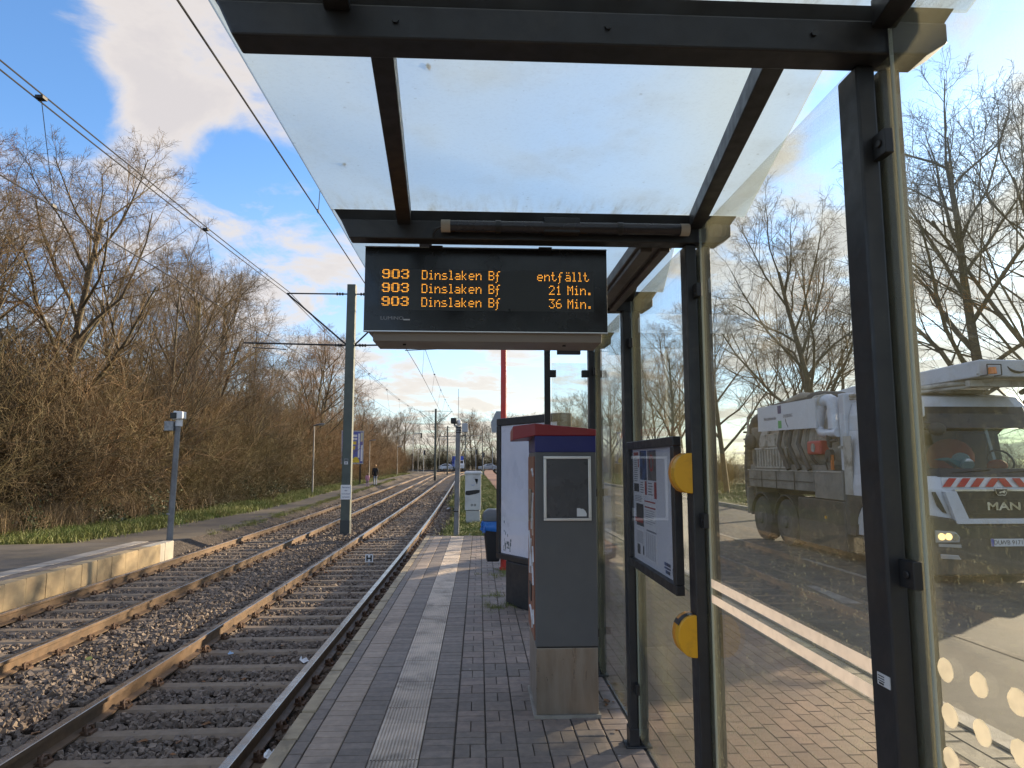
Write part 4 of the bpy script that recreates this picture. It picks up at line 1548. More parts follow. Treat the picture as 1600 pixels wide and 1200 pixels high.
for i in range(26):
    x = -34 + i * 2.9 + R.normal(0, .6)
    y = 172 + R.normal(0, 5)
    tree((2, 4, 3)[i % 3], x, y, -.3, 14.5 + R.normal(0, 1.2), i * 1.3, 'bare tree of the distant row closing the view beyond the crossing', 'distant tree row beyond the crossing')

# ------------------------------------------------------------------ scatter (geometry nodes) for what nobody could count


def scatter(name, protos, pts, mats_=None):
    """pts rows: x, y, z, scale, scale_z, rz, which"""
    pts = np.asarray(pts, float)
    me = bpy.data.meshes.new(name)
    me.vertices.add(len(pts))
    me.vertices.foreach_set('co', pts[:, :3].astype(np.float32).ravel())
    a = me.attributes.new('rot', 'FLOAT_VECTOR', 'POINT')
    a.data.foreach_set('vector', np.stack([np.zeros(len(pts)), np.zeros(len(pts)), pts[:, 5]], 1).astype(np.float32).ravel())
    a = me.attributes.new('scl', 'FLOAT_VECTOR', 'POINT')
    a.data.foreach_set('vector', np.stack([pts[:, 3], pts[:, 3], pts[:, 4]], 1).astype(np.float32).ravel())
    a = me.attributes.new('which', 'INT', 'POINT')
    a.data.foreach_set('value', pts[:, 6].astype(np.int32))
    o = link(name, me, None, kind='stuff')
    ng = bpy.data.node_groups.new(name + '_nodes', 'GeometryNodeTree')
    ng.interface.new_socket('Geometry', in_out='INPUT', socket_type='NodeSocketGeometry')
    ng.interface.new_socket('Geometry', in_out='OUTPUT', socket_type='NodeSocketGeometry')
    gi = ng.nodes.new('NodeGroupInput')
    go = ng.nodes.new('NodeGroupOutput')
    join = None
    g2i = ng.nodes.new('GeometryNodeGeometryToInstance')
    for p in reversed(protos):
        oi = ng.nodes.new('GeometryNodeObjectInfo')
        oi.inputs['Object'].default_value = p
        oi.inputs['As Instance'].default_value = False
        ng.links.new(oi.outputs['Geometry'], g2i.inputs[0])
    ip = ng.nodes.new('GeometryNodeInstanceOnPoints')
    ip.inputs['Pick Instance'].default_value = True
    ng.links.new(gi.outputs[0], ip.inputs['Points'])
    ng.links.new(g2i.outputs[0], ip.inputs['Instance'])

    def attr(nm, typ):
        n = ng.nodes.new('GeometryNodeInputNamedAttribute')
        n.data_type = typ
        n.inputs['Name'].default_value = nm
        return [s for s in n.outputs if s.enabled and s.name == 'Attribute'][0]
    ng.links.new(attr('which', 'INT'), ip.inputs['Instance Index'])
    e2r = ng.nodes.new('FunctionNodeEulerToRotation')
    ng.links.new(attr('rot', 'FLOAT_VECTOR'), e2r.inputs[0])
    ng.links.new(e2r.outputs[0], ip.inputs['Rotation'])
    ng.links.new(attr('scl', 'FLOAT_VECTOR'), ip.inputs['Scale'])
    ng.links.new(ip.outputs[0], go.inputs[0])
    md = o.modifiers.new('scatter', 'NODES')
    md.node_group = ng
    return o


def proto_obj(name, me):
    return bpy.data.objects.new(name, me)


def shrub_mesh(seed, m, n_stem=26, H=4.2, spread=.42, side=9, tw=5):
    rs = np.random.RandomState(seed)
    L = []
    for s_ in range(n_stem):
        p = np.array([rs.normal(0, .5), rs.normal(0, .5), -.1])
        a = rs.uniform(0, 6.28)
        d = np.array([math.cos(a) * abs(rs.normal(0, spread)), math.sin(a) * abs(rs.normal(0, spread)), 1.0])
        h = H * rs.uniform(.45, 1.1)
        n = 6
        pts = [p]
        for i in range(n - 1):
            d = d + rs.normal(0, .14, 3) - np.array([0, 0, .03 * i])
            d /= np.linalg.norm(d)
            p = p + d * h / (n - 1)
            pts.append(p)
        L.append((pts, rs.uniform(.010, .026), .005))
        for c in range(side):
            t = rs.uniform(.2, 1) * (n - 1)
            i = min(int(t), n - 2)
            q = pts[i] + (pts[i + 1] - pts[i]) * (t - i)
            d2 = (pts[i + 1] - pts[i]) / np.linalg.norm(pts[i + 1] - pts[i]) + rs.normal(0, .55, 3)
            d2 /= np.linalg.norm(d2)
            l2 = h * rs.uniform(.14, .38)
            p2 = [q, q + d2 * l2 * .5 + rs.normal(0, .04, 3), q + d2 * l2 + rs.normal(0, .08, 3)]
            L.append((p2, .008, .0045))
            for e in range(tw):
                u = rs.uniform(.15, 1)
                b = p2[0] + (p2[2] - p2[0]) * u
                d3 = d2 + rs.normal(0, .7, 3)
                d3 /= np.linalg.norm(d3)
                l3 = l2 * rs.uniform(.3, .75)
                L.append(([b, b + d3 * l3 * .5 + rs.normal(0, .02, 3), b + d3 * l3], .0055, .004))
    return Twigs.mesh('shrub', L, 3, m)


M_SHRUB = mat('brown_shrub_twigs', (.185, .132, .068), .85, col2=(.10, .073, .04), nscale=.35, col3=None)
M_SHRUB2 = mat('olive_shrub_twigs', (.145, .113, .048), .85, col2=(.09, .072, .033), nscale=.4)
M_SHRUB3 = mat('russet_shrub_twigs', (.22, .14, .07), .85, col2=(.15, .095, .05), nscale=.4)
SHR = [proto_obj('shrub_a', shrub_mesh(21, M_SHRUB)), proto_obj('shrub_b', shrub_mesh(22, M_SHRUB2, 24, 4.4, .5)), proto_obj('shrub_c', shrub_mesh(23, M_SHRUB3, 30, 3.8, .36)), proto_obj('shrub_d', shrub_mesh(24, M_SHRUB2, 20, 2.4, .8, 12, 5))]
rs = np.random.RandomState(9)
P = []
for y in np.arange(12, 125, 1.25):
    edge = GP(y) - 1.35 - (0.55 if y < 36 else .15)
    for row, (dx, h, pr) in enumerate(((0.5, .42, 1), (1.3, .85, 1), (2.4, 1.12, 1), (3.6, 1.25, .9), (5.2, 1.35, .7), (7.2, 1.45, .6))):
        if rs.rand() > pr:
            continue
        k = (3, rs.choice([0, 1, 3]), rs.choice([0, 1, 2]), rs.choice([0, 1, 2]), rs.choice([0, 1]), rs.choice([0, 1]))[row]
        if y > 52 and row in (1, 2, 3) and rs.rand() < .6:
            k = 2
        sc_ = rs.uniform(.8, 1.2)
        P.append((edge - dx + rs.normal(0, .4), y + rs.normal(0, .4), -.1, sc_ * (.75 + .2 * row), sc_ * h, rs.uniform(0, 6.28), k))
scatter('undergrowth_thicket', SHR, P)
# low brush across the road and at the far end
P = []
for y in np.arange(10, 150, 2.2):
    for q in range(2):
        P.append((19 + rs.uniform(0, 9), y + rs.normal(0, .8), -.1, rs.uniform(.7, 1.1), rs.uniform(.35, .75), rs.uniform(0, 6.28), rs.choice([0, 1, 1, 3])))
for x in np.arange(-40, 50, 1.7):
    for q in range(3):
        P.append((x + rs.normal(0, .5), 163 + 4 * q + rs.normal(0, 1), -.3, rs.uniform(.9, 1.3), rs.uniform(.8, 1.5), rs.uniform(0, 6.28), rs.choice([0, 1, 1])))
scatter('distant_brush', SHR, P)


# evergreen leaves: ivy and bramble in the thicket
def leaf_clump(seed, m, n=420, r=(.8, .6, .9), size=.055):
    rs = np.random.RandomState(seed)
    c = rs.normal(0, .5, (n, 3)) * np.array(r)
    c[:, 2] = np.abs(c[:, 2]) * 1.1
    a = rs.uniform(0, 6.28, n)
    nrm = rs.normal(0, 1, (n, 3)) + np.array([0.5, -.3, .7])
    nrm /= np.linalg.norm(nrm, axis=1)[:, None]
    u = np.cross(nrm, rs.normal(0, 1, (n, 3)))
    u /= np.linalg.norm(u, axis=1)[:, None]
    w = np.cross(nrm, u)
    s = rs.uniform(.6, 1.3, n)[:, None] * size
    pts = np.stack([c - u * s, c + w * s * .62 + nrm * s * .1, c + u * s * 1.1, c - w * s * .62 + nrm * s * .1], 1).reshape(-1, 3)
    F = np.arange(n * 4).reshape(-1, 4)
    return np_mesh('leaf_clump', pts, F, m)


M_IVY = mat('ivy_leaves', (.035, .055, .018), .5, col2=(.055, .075, .025), nscale=1.2, per_piece=.35)
M_IVY2 = mat('bramble_leaves', (.06, .07, .025), .55, col2=(.09, .08, .03), nscale=1.2, per_piece=.35)
IV = [proto_obj('leaf_a', leaf_clump(31, M_IVY)), proto_obj('leaf_b', leaf_clump(32, M_IVY2, 260, (.9, .7, .5))), proto_obj('leaf_c', leaf_clump(33, M_IVY, 500, (.3, .3, 2.0)))]
P = []
for q in range(150):
    y = 13 + 95 * rs.rand() ** 1.2
    edge = GP(y) - 1.3
    P.append((edge - abs(rs.normal(.6, .9)), y, -.1 + abs(rs.normal(0, .15)), rs.uniform(.5, 1.0), rs.uniform(.4, .9), rs.uniform(0, 6.28), rs.choice([0, 1, 1])))
for (x, y, h) in [(-13.2, 20.5, 1.9), (-13.5, 23.8, 2.2), (-13.3, 24.6, 1.0), (-12.9, 27, 1.2), (-13.8, 33.2, 1.6), (-13, 22, .6), (-12.8, 36, 1.0), (-13.2, 45, 1.0), (-12.5, 62, 1.1)]:
    P.append((x, y, h * .3, 1.1, h * .7, rs.uniform(0, 6.28), 0))
for (x, y) in [(-14.4, 24.0), (-13.8, 18.5), (-14.2, 33.5), (-15.2, 39.5)]:
    P.append((x + .2, y - .2, 0, .8, .8, 0, 2))
scatter('ivy_and_bramble_leaves', IV, P)


# grass
def tuft(seed, m, n=46, h=.16, r=.13, lean=.5, w=.005):
    rs = np.random.RandomState(seed)
    V, F = [], []
    for q in range(n):
        x, y = rs.normal(0, r, 2)
        a = rs.uniform(0, 6.28)
        hh = h * rs.uniform(.5, 1.3)
        dx, dy = rs.normal(0, lean, 2) * hh
        wx, wy = math.cos(a) * w, math.sin(a) * w
        o = len(V)
        V += [(x - wx, y - wy, -.02), (x + wx, y + wy, -.02), (x + dx * .4 + wx * .8, y + dy * .4 + wy * .8, hh * .6), (x + dx * .4 - wx * .8, y + dy * .4 - wy * .8, hh * .6), (x + dx, y + dy, hh), (x + dx + .001, y + dy, hh)]
        F += [(o, o + 1, o + 2, o + 3), (o + 3, o + 2, o + 5, o + 4)]
    return np_mesh('tuft', V, F, m)


M_GRASS = mat('grass_blades', (.11, .165, .028), .6, col2=(.16, .17, .038), nscale=.9, per_piece=.3)
M_GRASSY = mat('yellow_grass_blades', (.20, .17, .045), .6, col2=(.13, .14, .032), nscale=.9, per_piece=.3)
M_STRAW = mat('straw_blades', (.27, .19, .10), .7, col2=(.20, .14, .075), nscale=1.5, per_piece=.3)
TU = [proto_obj('tuft_a', tuft(41, M_GRASS)), proto_obj('tuft_b', tuft(42, M_GRASSY, 40, .13)), proto_obj('tuft_c', tuft(43, M_STRAW, 40, .55, .2, .35, .006)), proto_obj('tuft_d', tuft(44, M_GRASS, 30, .07, .12, .6))]
P = []
for q in range(6500):
    y = 13.5 + 100 * rs.rand() ** 1.7
    x = GP(y) + .35 - rs.rand() * 2.1
    P.append((x, y, -.19, rs.uniform(.8, 1.7), rs.uniform(.6, 1.6), rs.uniform(0, 6.28), rs.choice([0, 0, 1, 1, 3])))
for q in range(260):
    y = 14 + 14 * rs.rand()
    x = GP(y) - 1.5 - abs(rs.normal(0, .5))
    P.append((x, y, -.18, rs.uniform(.7, 1.3), rs.uniform(.7, 1.5), rs.uniform(0, 6.28), 2))
for q in range(500):
    y = 28 + 80 * rs.rand()
    P.append((GP(y) - 1.6 - abs(rs.normal(0, .3)), y, -.18, 1, rs.uniform(.4, .9), rs.uniform(0, 6.28), rs.choice([1, 2])))
# weeds between path and ballast
for q in range(500):
    y = 19 + 60 * rs.rand()
    P.append((PB(y) + .1 + rs.normal(0, .15), y, -.22, rs.uniform(.4, .8), rs.uniform(.3, .8), rs.uniform(0, 6.28), rs.choice([0, 1, 3])))
scatter('verge_grass', TU, P)
P = []
for q in range(7500):
    y = 16.6 + 75 * rs.rand() ** 1.9
    l, r_ = TR(y) + (1.75 if y < 30 else 1.4), TR(y) * .35 + 2.0
    x = l + (r_ - l) * rs.rand()
    P.append((x, y, -.2 + .115 * (x - l) / (r_ - l), rs.uniform(.7, 1.4), rs.uniform(.4, 1.0), rs.uniform(0, 6.28), rs.choice([0, 0, 1, 3, 3])))
scatter('lawn_grass', TU, P)
P = []
for q in range(5000):
    y = 8 + 130 * rs.rand()
    x = 10.8 + 9 * rs.rand()
    P.append((x, y, -.02, rs.uniform(1, 2.2), rs.uniform(.5, 1.2), rs.uniform(0, 6.28), rs.choice([0, 1, 1, 3])))
scatter('roadside_grass', TU, P)
# moss and weeds in the platform joints
P = []
for (x, y, n, s_) in [(.3, 8.35, 16, .18), (.42, 11.1, 14, .3), (.2, 9.0, 8, .15), (.28, 10.6, 10, .2)]:
    for q in range(n):
        P.append((x + rs.normal(0, s_ * .6), y + rs.normal(0, s_ * .5), 0, rs.uniform(.15, .4), rs.uniform(.2, .5), rs.uniform(0, 6.28), rs.choice([0, 3])))
scatter('joint_weeds', TU, P)

# ------------------------------------------------------------------ overhead line masts and wires
M_MAST = mat('grey_green_mast', (.085, .105, .09), .6, col2=(.07, .085, .075), nscale=2.5, stain=(.12, .11, .09), stain_scale=2, stain_amt=.2)
M_MASTD = mat('dark_mast_foot', (.04, .05, .052), .6, col2=(.03, .036, .038), nscale=3)


def arm_set(b, x, y, zt, zl, reach, s, low):
    pass


def mast(x, y, zg, top, label, w=.135, d=.12, xl=None, xr=None):
    t = thing('overhead_line_mast', label, 'mast', (x, y, zg), 0, 'overhead line masts between the tracks')
    b = MB()
    b.loft([[(x - w, y - d, zg - .1), (x + w, y - d, zg - .1), (x + w, y + d, zg - .1), (x - w, y + d, zg - .1)],
            [(x - w * .93, y - d, top), (x + w * .93, y - d, top), (x + w * .93, y + d, top), (x - w * .93, y + d, top)]])
    b.build('pole', M_MAST, t, bevel=.012)
    MB().box(x - w * 1.04, x + w * 1.04, y - d * 1.04, y + d * 1.04, zg - .1, zg + .48).build('foot_sleeve', M_MASTD, t, bevel=.01)
    zt, zl = top - .28, top - 1.82
    for s, xe in ((-1, xl), (1, xr)):
        f = MB()
        f.tube([(x + s * w, y, zt), (xe, y, zt)], .022, 8)
        for q in (.12, .2, .28):
            f.tube([(x + s * (w + q), y, zt), (x + s * (w + q + .045), y, zt)], .045, 8)
        f.build('upper_bracket', M_WIRE, t, smooth=True)
        f = MB()
        f.tube([(xe, y, zt), (x + s * (w - .02), y, zl - .02)], .026, 8)
        f.build('brace', M_WIRE, t, smooth=True)
        f = MB()
        f.tube([(x + s * w, y, zl - .03), (xe + s * 1.2, y, zl + .02)], .026, 8)
        for q in (.12, .2, .28):
            f.tube([(x + s * (w + q), y, zl - .03), (x + s * (w + q + .05), y, zl - .03)], .045, 8)
        f.tube([(xe + s * .95, y, zl + .02), (xe + s * .95, y, zl - .12), (xe - s * .05, y, zl - .17)], .014, 6)
        f.build('lower_bracket', M_WIRE, t, smooth=True)
    return t


MX = [(-3.86, 20.3, -.43, 7.05), (-5.2, 82, -.43, 8.1), (-5.35, 117, -.43, 7.9), (-3.0, 152, -.4, 7.9)]
m1 = mast(*MX[0], 'nearest grey-green overhead line mast with a white warning sign between the tracks', xl=TL(20.3) - .25, xr=TR(20.3) + .25)
mast(*MX[1], 'second overhead line mast between the tracks, standing in the curve', .13, .12, xl=TL(82) - .2, xr=TR(82) + .2)
mast(*MX[2], 'third overhead line mast, right of the second one near the end of the curve', .12, .12, xl=TL(117) - .2, xr=TR(117) + .2)
mast(*MX[3], 'farthest overhead line mast by the crossing street', .12, .12, xl=TL(152) - .2, xr=TR(152) + .2)
# signs on the first mast
MB().box(-4.0, -3.70, 20.155, 20.165, .64, 1.06).build('sign_plate', M_WHITE, m1, bevel=.004)
for q, (s_, sz) in enumerate((("Betreten", .062), ("der", .062), ("Gleisanlagen", .05), ("verboten", .062))):
    text(s_, sz, mat('sign_blue', (.03, .05, .16), .5), m1, (-3.85, 20.153, .99 - q * .092), (math.radians(90), 0, 0))
MB().box(-3.93, -3.81, 20.166, 20.174, 1.64, 1.82).build('number_plate', mat('plate_grey', (.25, .26, .26), .5), m1, bevel=.003)
np_ = MB()
np_.box(-3.92, -3.82, 20.16, 20.1655, 1.66, 1.735)
np_.build('number_field', M_WHITE, m1)
MB().box(-3.885, -3.855, 20.154, 20.1595, 1.675, 1.722).build('number', M_BLACK, m1)
for q in range(2):
    MB().box(-3.915, -3.825, 20.160, 20.1655, 1.757 + q * .025, 1.772 + q * .025).build('number', M_BLACK, m1)


def line_set(label, c, side, zt, zc):
    """messenger pair, contact wire and droppers above one track"""
    t = thing('overhead_line', label, 'overhead line', (0, 0, 0), 0, 'overhead lines')
    sup = [(-30, c(-30), zt + .05)] + [(my, c(my) + side * .2, top - .28) for mx, my, mg, top in MX] + [(195, c(195), 7.0)]
    mess, cont = [], []
    for i in range(len(sup) - 1):
        (ya, xa, za), (yb, xb, zb_) = sup[i], sup[i + 1]
        n = 24
        sag = .55 if yb - ya > 45 else .35
        for q in range(n + (i == len(sup) - 2)):
            u = q / n
            mess.append((xa + (xb - xa) * u, ya + (yb - ya) * u, za + (zb_ - za) * u - sag * 4 * u * (1 - u)))
    for y in np.arange(-30, 196, 4.0):
        zc_ = np.interp(y, [-30, 20, 82, 117, 200], [zc, zc, zc + .7, zc + .6, zc + .2])
        cont.append((c(y) + .12 * math.sin(y / 12), y, zc_))
    for dx in ((-.035, .035) if side < 0 else (0,)):
        MB().tube([(p[0] + dx, p[1], p[2] + dx * .8) for p in mess], .011, 5).build('messenger_wire', M_WIRE, t)
    MB().tube(cont, .010, 5).build('contact_wire', M_WIRE, t)
    mm, cc = np.array(mess), np.array(cont)
    for y in [-2, 8.6, 14, 29, 38, 47, 56, 65, 74, 90, 98, 107] if side < 0 else [-2, 9.5, 29, 38, 47, 56, 65, 74, 90, 98, 107]:
        a = (np.interp(y, mm[:, 1], mm[:, 0]), y, np.interp(y, mm[:, 1], mm[:, 2]))
        b = (np.interp(y, cc[:, 1], cc[:, 0]), y, np.interp(y, cc[:, 1], cc[:, 2]))
        d = MB()
        d.tube([a, b], .0055, 4)
        d.box(a[0] - .05, a[0] + .05, y - .05, y + .05, a[2] - .02, a[2] + .02)
        d.box(b[0] - .012, b[0] + .012, y - .04, y + .04, b[2] - .01, b[2] + .03)
        d.build('dropper', M_WIRE, t)
    return t


line_set('double overhead wire with droppers above the track beside the wood', TL, -1, 6.85, 4.95)
line_set('overhead wire above the nearer track, ending at the shelter roof edge in view', TR, 1, 6.85, 5.28)

# ------------------------------------------------------------------ poles with cameras
M_POLE = mat('grey_pole', (.20, .205, .21), .6, col2=(.15, .155, .16), nscale=6, stain=(.10, .09, .08), stain_scale=3, stain_amt=.4)
cp = thing('camera_pole', 'grey pole with white-hooded camera at the end of the opposite platform', 'camera pole', (-7.62, 17.5, -.2))
MB().tube([(-7.63, 17.5, -.35), (-7.575, 17.5, 2.78)], [.075, .065], 14).build('pole', M_POLE, cp, smooth=True)
MB().tube([(-7.66, 17.5, .42), (-7.658, 17.5, .46)], .08, 14).build('strap', M_GALV, cp, smooth=True)
c = MB()
c.prism([(-7.68, 2.78), (-7.42, 2.80), (-7.42, 2.98), (-7.65, 3.0)], 'y', 17.35, 17.6)
c.build('camera_hood', M_WHITE, cp, bevel=.02)
MB().box(-7.72, -7.56, 17.33, 17.62, 2.80, 2.955).build('camera', M_BLACK, cp, bevel=.02)
MB().tube([(-7.56, 17.5, 2.62), (-7.555, 17.5, 2.80)], .085, 12).build('collar', M_WHITE, cp, smooth=True)
MB().box(-7.87, -7.65, 17.38, 17.6, 2.50, 2.74).build('junction_box', M_GALV, cp, bevel=.01)
cp2 = thing('camera_pole', 'grey camera pole with black lens box at the end of the near platform', 'camera pole', (-.53, 17.0, -.12))
MB().tube([(-.54, 17.0, -.3), (-.51, 17.0, 2.60)], [.07, .062], 14).build('pole', M_POLE, cp2, smooth=True)
MB().tube([(-.54, 17.0, .50), (-.54, 17.0, .53)], .074, 14).build('strap', M_BLACK, cp2, smooth=True)
for z in (2.44, 2.50, 2.56):
    MB().tube([(-.512, 17.0, z), (-.512, 17.0, z + .02)], .072, 12).build('strap', M_BLACK, cp2, smooth=True)
MB().box(-.70, -.56, 16.85, 17.12, 2.68, 2.81).build('camera', M_BLACK, cp2, bevel=.012)
MB().tube([(-.61, 17, 2.68), (-.60, 17, 2.62), (-.52, 17, 2.60)], .025, 8).build('arm', M_GALV, cp2, smooth=True)
MB().ball((-.50, 17.0, 2.70), .07, 10, 7, 1, 1, 1.1).build('socket', M_WHITE, cp2, smooth=True)
MB().box(-.42, -.27, 16.9, 17.1, 2.46, 2.68).build('junction_box', mat('box_grey', (.36, .38, .40), .5), cp2, bevel=.012)
MB().tube([(-.34, 17, 2.46), (-.36, 17, 2.38), (-.45, 17, 2.36)], .012, 6).build('cable', M_BLACK, cp2)
MB().tube([(-.515, 17.02, 2.76), (-.515, 17.02, 3.55)], .006, 5).build('antenna', M_GALV, cp2)

# ------------------------------------------------------------------ utility cabinet
uc = thing('utility_cabinet', 'pale grey utility cabinet with a black smear on the grass by the tracks', 'utility cabinet', (-.17, 21.0, -.12))
M_UC = mat('pale_cabinet', (.56, .57, .56), .55, col2=(.50, .51, .51), nscale=3, stain=(.34, .33, .30), stain_scale=3, stain_amt=.3)
MB().box(-.38, .05, 20.85, 21.25, -.2, .26).build('plinth', mat('cabinet_plinth', (.43, .44, .43), .7), uc, bevel=.01)
MB().box(-.41, .075, 20.83, 21.27, .275, 1.36).build('body', M_UC, uc, bevel=.012)
cpv = MB()
cpv.loft([[(-.44, 20.80, 1.362), (.105, 20.80, 1.362), (.105, 21.30, 1.362), (-.44, 21.30, 1.362)], [(-.44, 20.80, 1.40), (.105, 20.80, 1.40), (.105, 21.30, 1.40), (-.44, 21.30, 1.40)],
          [(-.40, 20.86, 1.445), (.065, 20.86, 1.445), (.065, 21.24, 1.445), (-.40, 21.24, 1.445)]])
cpv.build('roof', M_UC, uc, bevel=.008)
sm_ = MB()
sm_.prism([(-.395, .735), (-.30, .72), (-.1, .76), (.03, .80), (.035, .88), (-.05, .885), (-.2, .87), (-.38, .85), (-.40, .80)], 'y', 20.826, 20.8295)
sm_.build('smear', M_BLACK, uc)
MB().prism([(-.09, 1.12), (-.03, 1.13), (-.02, 1.21), (-.04, 1.20), (-.05, 1.04), (-.06, 1.15), (-.08, 1.21), (-.12, 1.22)], 'y', 20.826, 20.8295).build('graffiti', M_BLACK, uc)
rg = MB()
for cx in (-.20, -.11):
    for q in range(16):
        a, b_ = 2 * math.pi * q / 16, 2 * math.pi * (q + 1) / 16
        rg.add([(cx + r0 * math.cos(t_), 20.8285, .43 + r0 * math.sin(t_)) for r0, t_ in ((.018, a), (.034, a), (.034, b_), (.018, b_))], [(0, 1, 2, 3)])
rg.build('ring_mark', M_BLACK, uc)
tg = MB().tube([(-.22, 20.827, 1.03), (-.16, 20.827, 1.02), (-.12, 20.827, 1.035)], .006, 5).build('scribble', mat('blue_ink', (.05, .12, .4), .5), uc)

# ------------------------------------------------------------------ H sign between the rails
hs = thing('stop_marker', 'small white plate with a black H standing between the nearer rails', 'sign', (-2.27, 14.6, -.42))
MB().box(-2.35, -2.19, 14.58, 14.592, -.35, -.19).build('plate', M_WHITE, hs, bevel=.003)
MB().box(-2.285, -2.255, 14.593, 14.62, -.47, -.25).build('post', M_GALV, hs)
hb_ = MB()
hb_.box(-2.327, -2.297, 14.574, 14.5795, -.33, -.21)
hb_.box(-2.243, -2.213, 14.574, 14.5795, -.33, -.21)
hb_.box(-2.2969, -2.2431, 14.574, 14.5795, -.284, -.256)
hb_.build('letter', M_BLACK, hs)

# ------------------------------------------------------------------ street lamps along the path


def lamp(x, y, z, h, label, first=[None]):
    if first[0] is None:
        t = thing('street_lamp', label, 'street lamp', (x, y, z), 0, 'street lamps along the path')
        M_LP = mat('lamp_pole', (.34, .33, .30), .55, col2=(.28, .27, .25), nscale=2)
        MB().tube([(0, 0, -.2), (0, 0, .6), (0, 0, 4.0)], [.06, .058, .034], 12).build('pole', M_LP, t, smooth=True, local=True)
        b = MB()
        rings = []
        for u, hw, zz, hz in ((-.06, .04, 4.02, .04), (.05, .085, 4.05, .05), (.3, .12, 4.10, .06), (.52, .10, 4.13, .055), (.62, .04, 4.14, .03)):
            rings.append([(u, hw * math.cos(a), zz + hz * math.sin(a)) for a in [2 * math.pi * q / 12 for q in range(12)]])
        b.loft(rings)
        b.build('lamp_head', mat('lamp_head_grey', (.12, .12, .12), .45), t, smooth=True, local=True)
        b = MB()
        rings = []
        for u, hw, zz, hz in ((.22, .09, 4.045, .02), (.35, .105, 4.05, .035), (.52, .085, 4.085, .03), (.60, .03, 4.11, .02)):
            rings.append([(u, hw * math.cos(a), zz + hz * math.sin(a)) for a in [2 * math.pi * q / 12 for q in range(12)]])
        b.loft(rings)
        b.build('diffuser', mat('lamp_diffuser', (.55, .53, .48), .25), t, smooth=True, local=True)
        first[0] = t
        t.scale = (1, 1, h / 4.15)
        return t
    c_ = dup(first[0], (x, y, z), 0, (1, 1, h / 4.15), label)
    return c_


lamp(-9.75, 40.8, -.16, 4.15, 'street lamp left of the nearest overhead mast, closest of the path lamps')
lamp(-11.1, 70, -.16, 4.15, 'street lamp behind the woman and child on the path')
lamp(-11.6, 98, -.16, 4.15, 'street lamp third along the path, in front of yellowish bushes')
lamp(-11.3, 128, -.16, 4.3, 'street lamp farthest along the path near the traffic lights')

# ------------------------------------------------------------------ billboard by the path
bb = thing('billboard', 'upright blue and yellow advertising billboard on black legs beside the path', 'billboard', (-10.9, 60.4, -.2))
bx = Vector((-11.9, 59.6, 0))
bu = Vector((1.25, .55, 0)).normalized()


def bbox_(m_, name, u0, u1, z0, z1, d0, d1):
    n_ = Vector((bu.y, -bu.x, 0))
    pts = [bx + bu * u + n_ * d + Vector((0, 0, z)) for z in (z0, z1) for u, d in ((u0, d0), (u1, d0), (u1, d1), (u0, d1))]
    return MB().add(pts, [(0, 3, 2, 1), (4, 5, 6, 7), (0, 1, 5, 4), (1, 2, 6, 5), (2, 3, 7, 6), (3, 0, 4, 7)]).build(name, m_, bb)


bbox_(mat('billboard_rim', (.45, .45, .44), .5), 'frame', 0, 1.95, 1.55, 4.45, -.12, .05)
bbox_(mat('advert_blue', (.12, .14, .42), .5), 'poster', .07, 1.88, 1.63, 4.37, .051, .056)
for (u0, u1, z0, z1, m_) in [(.9, 1.35, 3.9, 4.1, 'w'), (.9, 1.35, 3.65, 3.8, 'w'), (.85, 1.3, 3.25, 3.5, 'y'), (.85, 1.2, 2.8, 3.1, 'y'), (1.45, 1.6, 2.1, 4.2, 'w'), (1.66, 1.86, 3.5, 4.3, 'p'), (1.7, 1.86, 1.8, 3.2, 'w'), (.1, .7, 2.2, 3.9, 'w')]:
    bbox_({'w': P_W, 'y': mat('advert_yellow', (.80, .58, .03), .5), 'p': mat('advert_pale', (.60, .56, .40), .5)}[m_], 'print', u0, u1, z0, z1, .0565, .058)
pts = [(.95 + .33 + .33 * math.cos(a), 1.67 + .5 * math.sin(a)) for a in [math.pi * q / 10 for q in range(11)]]
n_ = Vector((bu.y, -bu.x, 0))
MB().loft([[bx + bu * u + n_ * .0565 + Vector((0, 0, z)) for u, z in pts], [bx + bu * u + n_ * .058 + Vector((0, 0, z)) for u, z in pts]]).build('print', mat('advert_yellow', (.80, .58, .03), .5), bb)
for u in (.25, 1.65):
    bbox_(M_BLACK, 'leg', u, u + .12, -.4, 1.549, -.08, .0)

# ------------------------------------------------------------------ people on the path


